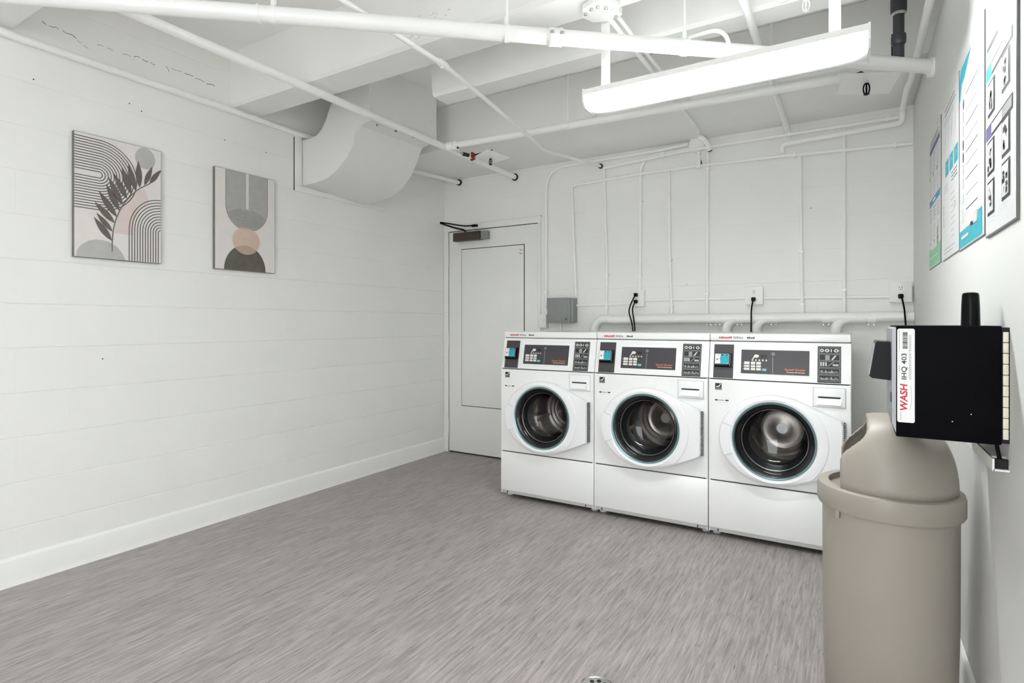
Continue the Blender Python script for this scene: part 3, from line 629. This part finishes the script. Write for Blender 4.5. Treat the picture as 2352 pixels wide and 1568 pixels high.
for a0, b0 in ((.035, .305), (.195, .315), (.03, .155), (.195, .162), (.03, .052), (.195, .062)): shot(a0, b0, .085, .088)
for a0, bt in ((.03, .295), (.19, .305), (.03, .148), (.19, .155), (.02, .045), (.17, .055)): para(b, P, a0, a0+.11, bt, 2 if bt < .2 else 2, .010, M_LGRY, .0018)
tag(b.build('wall_poster', flat=True), 'poster with a grid of dark machine photos, closest to the camera', 'poster', 'instruction posters on the smooth wall')

# ---------------------------------------------------------------- fluorescent fixtures
lt = thing('fluorescent_light', 'long white wraparound fluorescent light hanging above the washers', 'ceiling light', (-.48, 2.32, 2.192))
b = MB(); b.box(-1.0, .042, 2.285, 2.355, 2.17, 2.192, M_LAMP, .002); b.box(-1.0, .042, 2.2415, 2.2435, 2.166, 2.189, M_LAMP); b.box(-1.0, .042, 2.3965, 2.3985, 2.166, 2.189, M_LAMP); b.build('housing', lt)
prof = [(2.2475, 2.166), (2.2445, 2.14), (2.248, 2.126), (2.262, 2.118), (2.30, 2.114), (2.34, 2.114), (2.378, 2.118), (2.392, 2.126), (2.3955, 2.14), (2.3925, 2.166)]
b = MB(); b.loft([[(-.998, y, z) for y, z in prof], [(.040, y, z) for y, z in prof]], M_LENS)
for ya, yb_ in ((2.2445, 2.286), (2.354, 2.3955)): b.box(-.998, .040, ya, yb_, 2.1665, 2.186, M_LENST)
b.build('diffuser', lt)
cap = [(2.241, 2.192), (2.241, 2.135), (2.262, 2.113), (2.38, 2.109), (2.399, 2.125), (2.399, 2.192)]
for x in (-1.006, .041): b = MB(); b.prism([(x, y, z) for y, z in cap], (.007, 0, 0), M_LAMP); b.build('end_cap', lt)
for x in (-.92, -.058):
    b = MB(); b.box(x-.019, x+.019, 2.292, 2.304, 2.19, ZS, M_PIPE, .002); b.build('hanger_strap', lt)
b = MB(); b.tube(fillet([(-.872, 2.45, 2.462), (-.83, 2.45, 2.415), (-.74, 2.44, 2.392), (-.58, 2.42, 2.385), (-.47, 2.38, 2.37), (-.42, 2.34, 2.30), (-.42, 2.33, 2.19)], .07), .008, M_PIPE); b.build('power_cable', lt)
dup(lt, (-.37, -2.75, 0), 'white wraparound fluorescent light unseen behind the camera')  # unseen second fixture for the light coming from behind the camera

# ---------------------------------------------------------------- overhead pipes
zp = 2.322
pa, pb = V((-2.75, .565, zp)), V((.3047, 3.125, zp)); dirp = (pb-pa).normalized()
at = lambda x: pa+dirp*((x-pa.x)/dirp.x)
pp = thing('drain_pipe', 'thick white drain pipe crossing the ceiling diagonally', 'pipe', at(-1.0))
b = MB(); b.tube([pa, pb-dirp*.002], .0305, M_PIPE, 28); b.build('pipe', pp)
def coll(x, r, l, mt, nm, par, lab=None):
    p = at(x); bb = MB(); bb.tube([p-dirp*l/2, p-dirp*l*.4, p+dirp*l*.4, p+dirp*l/2], [r-.004, r, r, r-.004], mt, 28); o_ = bb.build(nm, par); return o_
p = at(-1.02); b = MB(); b.tube([p-dirp*.03, p-dirp*.028, p+dirp*.028, p+dirp*.03], [.032, .035, .035, .032], M_PIPE, 28)
for s_ in (-.02, .02): b.tube([p+dirp*(s_-.004), p+dirp*(s_+.004)], .0365, M_PIPE, 28); q = p+dirp*s_+dirp.cross(V((0, 0, 1)))*.034; b.box(q.x-.007, q.x+.007, q.y-.007, q.y+.007, q.z-.004, q.z+.008, M_CHR, .001)
b.build('band_coupling', pp)
coll(-.60, .034, .03, M_PIPE, 'pipe_joint', pp); coll(-1.88, .0335, .012, M_PIPE, 'pipe_joint', pp)
b = MB(); b.tube([pb-dirp*.006-V((.012, 0, 0)), pb-V((.001, 0, 0))], .042, M_PIPE, 28); b.build('wall_collar', pp)
for x in (-1.84, -1.17, -.60):
    p = at(x); b = MB(); b.tube([p+V((0, 0, .04)), V((p.x, p.y, ZS))], .0055, M_PIPE, 10); b.tube([p-dirp*.01, p+dirp*.01], .0335, M_PIPE, 24); b.box(p.x-.008, p.x+.008, p.y-.008, p.y+.008, p.z+.03, p.z+.065, M_PIPE, .002); b.build('pipe_hanger', pp)
# black vent stack
vx, vy = at(.168).x, at(.168).y
st = thing('vent_stack', 'black plastic pipe dropping into the diagonal drain pipe', 'pipe', (vx, vy, 2.35))
b = MB(); b.tube([(vx, vy, zp+.027), (vx, vy, ZS)], .0215, M_ABS, 24); b.build('pipe', st)
b = MB(); b.lathe((vx, vy, 0), (0, 0, 1), [(.022, 2.405), (.027, 2.412), (.0285, 2.42), (.0285, 2.447), (.026, 2.452), (.022, 2.453)], M_ABS, 28); o = b.build('coupling', st)
b = MB(); b.lathe((vx, vy, 0), (0, 0, 1), [(.022, 2.537), (.028, 2.542), (.028, 2.548)], M_CHR, 28); b.lathe((vx, vy, 0), (0, 0, 1), [(.029, 2.548), (.031, 2.555), (.031, 2.61), (.022, 2.615)], M_ABS, 28); b.build('band_coupling', st)
b = MB(); b.tube([(vx-.018, vy+.028, zp+.03), (vx-.018, vy+.028, 2.47)], .008, M_BLK, 12); b.build('side_pipe', st)
# sprinkler lines
sp = thing('sprinkler_pipe', 'white sprinkler main running the length of the ceiling to the back wall', 'pipe', (-2.48, 2.0, 2.43))
b = MB(); b.tube([(-2.49, YF, 2.43), (-2.483, YB-.003, 2.43)], .0215, M_PIPE, 24); b.build('pipe', sp)
b = MB(); b.tube([(-2.483, YB-.012, 2.43), (-2.483, YB-.0005, 2.43)], .030, M_HOLE, 24); b.build('wall_hole_ring', sp)
br = thing('sprinkler_branch_pipe', 'white sprinkler branch pipe running crosswise just in front of the back soffit', 'pipe', (-1.2, 3.25, 2.43))
b = MB(); b.tube([(-2.45, 3.175, 2.43), (-.04, 3.335, 2.43)], .0235, M_PIPE, 24); b.build('pipe', br)
b = MB(); b.tube([(-2.458, 3.174, 2.43), (-2.40, 3.178, 2.43)], .031, M_PIPE, 24); b.box(-2.40, -2.375, 3.155, 3.205, 2.397, 2.45, M_PIPE, .006); b.box(-2.372, -2.36, 3.165, 3.175, 2.40, 2.412, M_HOLE, .002); b.build('tee_clamp', br)
b = MB(); b.tube([(-.075, 3.333, 2.43), (-.025, 3.336, 2.43)], .029, M_PIPE, 24); b.build('end_fitting', br)
for x in (-1.55, -.38): b = MB(); y = 3.175+(x+2.45)*.16/2.41; b.tube([(x-.012, y, 2.43), (x+.012, y, 2.43)], .0265, M_PIPE, 20); b.tube([(x, y, 2.45), (x, y, ZS)], .005, M_PIPE, 8); b.build('pipe_hanger', br)
wp = thing('wall_pipe', 'white pipe running along the top of the block wall above the canvases', 'pipe', (-3.215, 1.5, 2.474))
b = MB(); b.tube(fillet([(-3.219, YF, 2.468), (-3.219, 3.38, 2.464), (-3.075, YB-.004, 2.46)], .2), .0175, M_PIPE, 20); b.build('pipe', wp)
for y in (1.39, 1.98): b = MB(); b.tube([(-3.219, y-.02, 2.467), (-3.219, y+.02, 2.467)], .0205, M_PIPE, 20); b.build('coupling', wp)
b = MB(); b.tube([(-3.075, YB-.014, 2.46), (-3.075, YB-.0005, 2.46)], .027, M_HOLE, 20); b.build('wall_hole_ring', wp)

def pipe(name, label, cat, pts, r, fr=.05, extra=None, group=None, parts=('pipe',), n=14):
    pts = fillet(pts, fr); t = thing(name, label, cat, pts[len(pts)//2], group)
    bb = MB(); bb.tube(pts, r, M_PIPE, n); bb.build('tube', t); return t
cd = 'thin white conduits'
t = pipe('conduit', 'white conduit running down the ceiling middle and bending into the back wall', 'conduit', [(-1.655, YF, 2.405), (-1.655, 1.0, 2.405), (-1.658, 2.13, 2.40), (-1.668, 2.62, 2.345), (-1.705, 3.08, 2.318), (-1.745, 3.28, 2.318), (-1.70, YB-.004, 2.411)], .0115, .1, group=cd)
b = MB(); b.tube([(-1.658, 2.06, 2.402), (-1.658, 2.075, 2.402), (-1.658, 2.125, 2.40), (-1.659, 2.14, 2.398)], [.013, .0165, .0165, .013], M_PIPE, 16); b.box(-1.664, -1.652, 2.09, 2.102, 2.378, 2.392, M_PIPE, .002); b.build('coupling', t)
b = MB(); b.tube([(-1.70, YB-.012, 2.411), (-1.70, YB-.0005, 2.411)], .019, M_HOLE, 18); b.build('wall_hole_ring', t)
pl_ = thing('junction_plate', 'white eight-sided junction box cover on the underside of the joist', 'junction box', (-.90, 2.20, 2.49))
b = MB(); b.lathe((-.905, 2.205, 0), (0, 0, 1), [(.082, 2.499), (.082, 2.478), (.076, 2.475), (.0, 2.475)], M_PIPE, 8); b.box(-.86, -.83, 2.20, 2.26, 2.47, 2.5, M_PIPE, .003); b.build('cover', pl_)
for dx, dy in ((-.055, -.03), (.05, .045), (-.02, -.05), (.01, -.055), (.035, -.03)): b = MB(); b.lathe((-.905+dx, 2.205+dy, 0), (0, 0, 1), [(.008, 2.476), (.008, 2.468), (.0, 2.466)], M_CHR, 10); b.build('screw', pl_)
pipe('conduit', 'white conduit leaving the junction cover, reaching the wall box', 'conduit', [(-.885, 2.262, 2.47), (-.885, 3.85, 2.468), (-.93, 4.05, 2.50)], .0105, .08, group=cd)
pipe('conduit', 'short white conduit running beside a longer one behind the junction cover', 'conduit', [(-.85, 2.262, 2.472), (-.85, 2.56, 2.472), (-.845, 3.0, 2.47), (-.82, 3.3, 2.47), (-.82, 3.376, 2.485)], .0085, .08, group=cd)
pipe('conduit', 'white conduit running toward the camera over the far washer', 'conduit', [(-.378, YF, 2.472), (-.378, 3.9, 2.468), (-.372, YB-.014, 2.435)], .0165, .06, group=cd)

# ---------------------------------------------------------------- conduits on the back wall
def bw(x, z, y): k = y/4.125; return (x*k, y, 1.18+(z-1.18)*k)
yv, yh = 4.113, 4.088
def bpipe(label, pts, y, r=.0095, fr=.05, nm='conduit'):
    t = pipe(nm, label, 'conduit' if nm == 'conduit' else 'pipe', [bw(x, z, y) for x, z in pts], r, fr, group=cd if nm == 'conduit' else None)
    (xa, ya, za), (xb, yb_, zb_) = bw(*pts[-2], y), bw(*pts[-1], y)   # a small strap holds it to the wall
    for f in (.12, .88):
        x, z = xa+(xb-xa)*f, za+(zb_-za)*f; up = abs(zb_-za) > abs(xb-xa); bb = MB(); w_, h_ = (r+.003, .007) if up else (.007, r+.003)
        bb.box(x-w_, x+w_, y-r-.0015, YB-.0004, z-h_, z+h_, M_PIPE, .0015); bb.build('wall_strap', t)
    return t
t = bpipe('white conduit curving from the wall box down to the light switch', [(-1.02, 2.468), (-1.205, 2.458), (-1.445, 2.455), (-2.175, 2.452), (-2.175, 1.30)], 4.118, .012, [.1, .1, .18])
bpipe('white conduit curving from the wall box down to the first outlet', [(-1.0, 2.432), (-1.12, 2.43), (-1.374, 2.424), (-1.378, 1.42)], 4.123, .012, [.06, .14])
t = bpipe('upper long white pipe across the back wall, ending at a dark hole', [(-1.67, 2.388), (-1.225, 2.413), (-.961, 2.425), (-.451, 2.425), (.26, 2.425)], yh, .0105, .03, 'water_pipe')
b = MB(); b.tube([bw(-1.205, 2.44, yh), bw(-1.205, 2.40, yh)], .013, M_PIPE); b.build('drop_fitting', t)
bpipe('thin white pipe hanging below the dark conduit hole', [(-1.666, 2.378), (-1.64, 1.60), (-1.645, 1.25)], yv, .0085, .05)
t = bpipe('lower long white pipe across the back wall, cornering down to the grey box', [(-1.905, 1.40), (-1.946, 2.284), (-1.374, 2.304), (-.961, 2.302), (-.42, 2.289), (.30, 2.256)], 4.098, .0105, [.03, .03, .03, .03], 'water_pipe')
b = MB(); p = V(bw(-.945, 2.303, 4.09)); b.box(p.x-.016, p.x+.016, p.y-.02, p.y+.012, p.z-.018, p.z+.042, M_PIPE, .005); b.box(p.x+.014, p.x+.02, p.y-.015, p.y, p.z+.005, p.z+.03, M_HOLE, .002); b.build('shutoff_fitting', t)
bpipe('white conduit between the first outlet and the thicker upright beside it', [(-1.16, 2.285), (-1.155, 1.7), (-1.14, 1.25)], yv, .010)
bpipe('white upright conduit rising straight to the upper long pipe near the wall box', [(-.885, 2.412), (-.89, 1.25)], yv, .010)
bpipe('white upright conduit midway between the second and third outlets', [(-.30, 2.27), (-.296, 1.7), (-.289, 1.25)], yv, .010)
bpipe('white upright conduit second nearest to the third outlet', [(-.054, 2.41), (-.054, 1.25)], yv, .010)
t = thing('water_pipe', 'white water pipe along the smooth wall top turning onto the back wall', 'pipe', (.253, 3.3, 2.455))
b = MB(); b.tube(fillet([(.258, YF, 2.455), (.257, 3.62, 2.455), (.247, 3.70, 2.452), (.247, 4.06, 2.445), (.247, 4.072, 2.372), (-.40, 4.072, 2.350), (-.405, 4.095, 2.305)], [.04, .04, .03, .03, .02]), .0165, M_PIPE, 18); b.build('tube', t)
b = MB(); b.tube([(.2575, 2.20, 2.455), (.2575, 2.24, 2.455)], .020, M_PIPE, 18); b.build('coupling', t)
jb = thing('junction_box', 'white round junction box on the back wall under the soffit', 'junction box', (-.94, 4.1, 2.46))
b = MB(); b.lathe((-.955, YB-.001, 2.452), (0, -1, 0), [(.058, 0), (.058, .045), (.052, .05), (0, .05)], M_PIPE, 8, True); b.build('box_body', jb)
b = MB(); b.tube(fillet([(-.93, 4.05, 2.485), (-.90, 4.06, 2.47), (-.87, 4.08, 2.42), (-.865, 4.10, 2.395)], .03), .017, M_PIPE, 14); b.tube([(-.8655, 4.098, 2.399), (-.8645, 4.105, 2.389)], .0155, M_HOLE, 14); b.build('elbow_connector', jb)
bpipe('thin white rod dropping from the wall box to the shutoff fitting', [(-.946, 2.40), (-.947, 2.345)], 4.085, .006)

# outlets
ob = thing('outlet_box', 'white wall outlet box above the seam of the first two washers', 'outlet', (-1.385, YB, 1.366), 'washer outlets')
def plate_at(x, y, z): pass
x, z = -1.392, 1.366
b = MB(); b.box(x-.053, x+.053, YB-.052, YB, z-.058, z+.058, M_PIPE, .004); b.build('box_body', ob)
b = MB(); b.box(x-.056, x+.056, YB-.056, YB-.052, z-.060, z+.060, M_TRIM, .0015); b.build('cover_plate', ob)
PO = Plane((x, YB-.056, z), (1, 0, 0), (0, 0, 1), (0, -1, 0))
b = MB()
for s_ in (.024, -.024):
    b.disc(PO, 0, s_, .0165, M_TRIM, .0008, 20)
    for dx in (-.006, .006): b.rect(PO, dx-.0012, s_+.001, dx+.0012, s_+.010, M_BLKP, .0014)
    b.disc(PO, 0, s_-.007, .003, M_BLKP, .0014, 8)
b.build('receptacle', ob)
k2 = dup(ob, (.815, 0, 0), 'white wall outlet box above the seam of the last two washers')
k3 = dup(ob, (1.63, 0, 0), 'white wall outlet box in the corner above the black payment box')
def cord(label, ox, pz, pts, name='power_cord'):
    t = thing(name, label, 'power cord', (ox, YB-.07, pz), 'washer power cords'); bb = MB(); bb.box(ox-.013, ox+.013, YB-.085, YB-.0565, pz-.014, pz+.012, M_BLK, .004); bb.build('plug', t)
    bb = MB(); bb.tube(fillet(pts, .08), .0048, M_BLK, 10); bb.build('cord', t); return t
cord('black power cord from the upper socket above the first two washers', -1.392, 1.392, [(-1.398, YB-.075, 1.385), (-1.42, YB-.095, 1.33), (-1.43, YB-.125, 1.27), (-1.395, YB-.13, 1.16), (-1.393, YB-.13, 1.06)])
cord('black power cord from the lower socket above the first two washers', -1.392, 1.342, [(-1.398, YB-.075, 1.335), (-1.405, YB-.115, 1.29), (-1.380, YB-.13, 1.16), (-1.378, YB-.13, 1.06)])
cord('black power cord hanging straight down above the last two washers', -.577, 1.342, [(-.58, YB-.075, 1.335), (-.583, YB-.125, 1.27), (-.583, YB-.13, 1.06)])
cord('black power cord dropping behind the black payment box', .238, 1.342, [(.242, YB-.075, 1.335), (.252, YB-.125, 1.27), (.260, YB-.13, 1.15), (.260, YB-.13, .9)])
gb = thing('electrical_box', 'grey metal electrical box on the back wall beside the door', 'electrical box', (-2.02, YB, 1.28))
b = MB(); b.box(-2.125, -1.925, YB-.085, YB, 1.183, 1.382, M_GREY, .003); b.box(-1.925, -1.90, YB-.08, YB, 1.186, 1.38, M_GREY, .003); b.build('box_body', gb)
b = MB(); b.box(-2.127, -1.945, YB-.089, YB-.085, 1.181, 1.384, M_GREY, .001); b.box(-1.962, -1.956, YB-.092, YB-.088, 1.205, 1.222, M_BLK, .001); b.build('cover', gb)
b = MB(); b.tube([(-2.03, YB-.04, 1.183), (-2.03, YB-.04, 1.10)], .006, M_PIPE); b.build('drop_conduit', gb)
sw_ = thing('light_switch', 'white light switch between the door frame and the grey electrical box', 'switch', (-2.195, YB, 1.2))
b = MB(); b.box(-2.228, -2.160, YB-.048, YB, 1.142, 1.252, M_TRIM, .003); b.build('switch_box', sw_)
b = MB(); b.box(-2.205, -2.183, YB-.056, YB-.047, 1.185, 1.212, M_TRIM, .002); b.build('toggle', sw_)
def run(label, x0_, x1_, z0_, z1_): pipe('conduit', label, 'conduit', [(x0_, 4.133, z0_), (x1_, 4.133, z1_)], .0100, group=cd)
run('white conduit running level from the grey box to the first outlet', -1.90, -1.446, 1.322, 1.332)
run('white conduit running level between the first and second outlets', -1.338, -.631, 1.352, 1.352)
run('white conduit running level between the second and third outlets', -.523, .185, 1.350, 1.342)
# drain manifold behind the washers
mf = thing('drain_manifold', 'fat white drain pipe along the back wall behind the washers', 'pipe', (-.7, 4.06, 1.2))
MZ = 1.209
b = MB(); b.tube([(-1.60, 4.07, MZ-.006), (XR-.002, 4.07, MZ+.010)], .031, M_PIPE, 24); b.build('pipe', mf)
for xe in (-1.60, -.63, .02):
    b = MB(); b.tube(fillet([(xe+.04, 4.07, MZ), (xe-.075, 4.07, MZ), (xe-.12, 4.07, MZ-.05), (xe-.125, 4.07, 1.0)], [.06, .05]), .030, M_PIPE, 22); b.build('elbow_branch', mf)
b = MB(); b.tube(fillet([(-.42, 4.07, MZ), (-.52, 4.07, MZ-.002), (-.56, 4.07, MZ-.05), (-.563, 4.07, 1.0)], [.05, .04]), .030, M_PIPE, 22); b.build('elbow_branch', mf)
for xe in (-1.42, -.86, -.80, -.66, -.45, -.15, .09):
    b = MB(); b.tube([(xe-.022, 4.07, MZ), (xe+.022, 4.07, MZ)], .033, M_PIPE, 22)
    for dx in (-.014, .014): b.box(xe+dx-.005, xe+dx+.005, 4.035, 4.047, MZ-.044, MZ-.034, M_CHR, .002)
    b.build('band_clamp', mf)

# ---------------------------------------------------------------- duct hood on the block wall
dh = thing('duct_hood', 'white sheet metal duct elbow rising from the block wall opening', 'duct', (-3.0, 2.85, 2.2))
YN, YFr = 2.56, 3.12
near = [(-3.244, 2.125), (-3.10, 2.125), (-2.99, 2.14), (-2.89, 2.185), (-2.80, 2.255), (-2.747, 2.32), (-2.722, 2.40), (-2.68, 2.432), (-2.605, 2.452), (-2.60, 2.82), (-2.87, 2.82), (-2.885, 2.70), (-2.955, 2.62), (-3.0, 2.53), (-3.04, 2.475), (-3.09, 2.443), (-3.15, 2.434), (-3.244, 2.432)]
far = [(-3.244, 2.09), (-3.12, 2.095), (-2.94, 2.122), (-2.84, 2.168), (-2.75, 2.25), (-2.69, 2.35), (-2.665, 2.405), (-2.645, 2.435), (-2.535, 2.455), (-2.53, 2.82), (-2.87, 2.82), (-2.885, 2.70), (-2.955, 2.62), (-3.0, 2.53), (-3.04, 2.475), (-3.09, 2.443), (-3.15, 2.434), (-3.244, 2.432)]
b = MB(); b.loft([[(x, YN, z) for x, z in near], [(x, YFr, z) for x, z in far]], M_DUCT, True, True, True); b.build('elbow_sheet', dh, angle=28)
b = MB(); b.prism([(-2.612, YN-.004, 2.446), (-2.597, YN-.004, 2.446), (-2.597, YN-.004, 2.46), (-2.612, YN-.004, 2.46)], (0, .001, 0), M_DUCT)
b.loft([[(-2.615, YN-.003, 2.448), (-2.585, YN-.003, 2.448), (-2.585, YN-.003, 2.458), (-2.615, YN-.003, 2.458)], [(-2.55, YFr, 2.45), (-2.515, YFr, 2.45), (-2.515, YFr, 2.46), (-2.55, YFr, 2.46)]], M_DUCT)
for k in range(4): t_ = k/3; b.box(-2.60+.07*t_-.004, -2.60+.07*t_+.004, YN+.06+.44*t_, YN+.072+.44*t_, 2.436, 2.449, M_GREY, .001)
b.build('flange', dh)
for (x, y) in ((-2.601, YN), (-2.531, YFr)): b = MB(); b.box(x-.012, x+.005, y-.005, y+.014, 2.46, ZS, M_DUCT, .001); b.build('corner_angle', dh)
b = MB(); y0, y1, z0, z1 = 2.555, 3.30, 2.112, 2.462
b.box(XL, XL+.012, y0-.055, y0, z0, z1, M_TRIM, .002); b.box(XL, XL+.0121, y0-.055, y1+.04, z0-.035, z0-.0005, M_TRIM, .002); b.box(XL, XL+.012, YFr+.01, y1+.04, z0, z1, M_TRIM, .002)
b.box(XL, XL+.003, y0-.001, y0+.006, z0+.012, z1-.03, M_GAP); b.box(XL, XL+.003, y0-.060, y0-.055, z0-.03, z1-.02, M_GAP); b.build('opening_frame', dh)

# ---------------------------------------------------------------- sprinkler heads
def cage(bb, x, y, z, r, hgt, m, t=.003):
    bb.tube([(x+r*math.sin(a)*.9, y, z-hgt/2+hgt/2*math.cos(a)) for a in [2*PI*k/16 for k in range(17)]], t, m, 8, False)
    bb.tube([(x, y, z), (x, y, z-hgt)], t*1.2, m, 8); bb.lathe((x, y, z-hgt), (0, 0, 1), [(r*.9, 0), (r*.9, .003), (0, .003)], m, 12, True); bb.lathe((x, y, z-hgt*.45), (0, 0, 1), [(0, -.012), (r*.35, 0), (0, .012)], m, 8)
s1 = thing('fire_sprinkler', 'red sprinkler with a white shield plate on the main pipe', 'sprinkler', (-2.3, 3.3, 2.36), 'ceiling sprinklers')
b = MB(); b.tube([(-2.38, 3.18, 2.43), (-2.375, 3.19, 2.39), (-2.36, 3.22, 2.375)], .010, M_CHR, 12); b.tube([(-2.36, 3.22, 2.375), (-2.335, 3.26, 2.37)], .013, M_GAP, 12); b.build('nipple', s1)
b = MB(); b.lathe((-2.325, 3.27, 2.368), (.6, .75, 0), [(.009, 0), (.016, .004), (.014, .02), (.007, .03)], M_RED, 12, True, True)
for dx, dz in ((.0, .022), (.012, .014), (-.004, -.024), (.014, -.02), (.02, .0)): b.box(-2.325+dx-.007, -2.325+dx+.007, 3.275, 3.295, 2.368+dz-.007, 2.368+dz+.007, M_RED, .003)
o = b.build('red_frame', s1); o['label'] = 'red sprinkler frame'
b = MB(); b.tube([(-2.305, 3.285, 2.372), (-2.19, 3.30, 2.385), (-2.165, 3.30, 2.386)], [.0075, .0075, .009], M_BLK, 12); b.build('black_rod', s1)
b = MB(); b.prism([(-2.32, 3.29, 2.362), (-2.15, 3.225, 2.372), (-2.10, 3.44, 2.362), (-2.27, 3.46, 2.35)], (0, 0, .003), M_PIPE); b.build('shield_plate', s1)
b = MB(); cage(b, -2.225, 3.37, 2.358, .012, .045, M_BLK, .0026); b.build('deflector_cage', s1)
s2 = thing('fire_sprinkler', 'black-caged sprinkler under a white shield plate at the branch pipe end', 'sprinkler', (.051, 3.23, 2.36), 'ceiling sprinklers')
b = MB(); b.prism([(-.045, 3.11, 2.365), (.195, 3.225, 2.365), (.152, 3.46, 2.352), (-.078, 3.335, 2.352)], (0, 0, .003), M_PIPE); b.build('shield_plate', s2)
b = MB(); b.tube([(-.03, 3.335, 2.43), (.03, 3.30, 2.425), (.052, 3.28, 2.40), (.052, 3.28, 2.36)], .009, M_BLK, 12); b.build('drop_nipple', s2)
b = MB(); cage(b, .052, 3.27, 2.360, .0145, .058, M_BLK, .0035); b.build('deflector_cage', s2)
s3 = thing('fire_sprinkler', 'white sprinkler hanging below the narrow joist over the last washer', 'sprinkler', (-.16, 2.60, 2.48), 'ceiling sprinklers')
b = MB(); b.tube([(-.165, 2.552, 2.60), (-.165, 2.552, 2.505)], .0115, M_PIPE, 14); b.build('drop_nipple', s3)
b = MB(); b.box(-.182, -.148, 2.535, 2.566, 2.478, 2.506, M_PIPE, .006); cage(b, -.165, 2.552, 2.48, .014, .045, M_PIPE, .003); b.build('deflector_cage', s3)
b = MB(); b.box(-.225, -.10, 2.556, 2.564, 2.512, 2.70, M_PIPE, .002); tag(b.build('blank_plate'), 'white blank cover plate on the joist face behind the white sprinkler', 'cover plate')
b = MB(); b.box(-.262, -.228, 2.552, 2.564, 2.498, ZS, M_PIPE, .002); tag(b.build('steel_strap'), 'white flat strap on the joist face beside the blank cover plate', 'strap')

# floor drain
fd = thing('floor_drain', 'small round metal floor drain at the bottom picture edge', 'floor drain', (-.712, 1.705, 0))
b = MB(); b.lathe((-.712, 1.705, 0), (0, 0, 1), [(.056, 0), (.055, .003), (.050, .004), (.047, .0025), (.0, .0025)], M_CHR, 36)
PFl = Plane((-.712, 1.705, .0025), (1, 0, 0), (0, 1, 0), (0, 0, 1))
for k in range(8): a = 2*PI*k/8+.2; b.disc(PFl, .03*math.cos(a), .03*math.sin(a), .0075, M_HOLE, .0006, 12)
b.disc(PFl, 0, 0, .006, M_HOLE, .0006, 12); b.build('grate', fd)

# ---------------------------------------------------------------- world, camera
wd = bpy.data.worlds.new('World'); bpy.context.scene.world = wd; wd.use_nodes = True
wd.node_tree.nodes['Background'].inputs[0].default_value = (.95, .99, 1., 1); wd.node_tree.nodes['Background'].inputs[1].default_value = 5.8
cam = bpy.data.cameras.new('camera'); co = bpy.data.objects.new('camera', cam); C.objects.link(co)
co.location = (0, 0, 1.18); co.rotation_euler = (PI/2, 0, .5455); cam.sensor_width = 36; cam.lens = 36*1294.5/2352; cam.shift_y = -42/2352; cam.clip_start = .02
sc = bpy.context.scene; sc.camera = co
sc.view_settings.view_transform = 'Standard'; sc.view_settings.look = 'None'; sc.view_settings.gamma = 1; sc.view_settings.use_curve_mapping = False
sc.view_settings.exposure = .12
sc.cycles.max_bounces = 14; sc.cycles.diffuse_bounces = 9; sc.cycles.glossy_bounces = 6; sc.cycles.transparent_max_bounces = 12
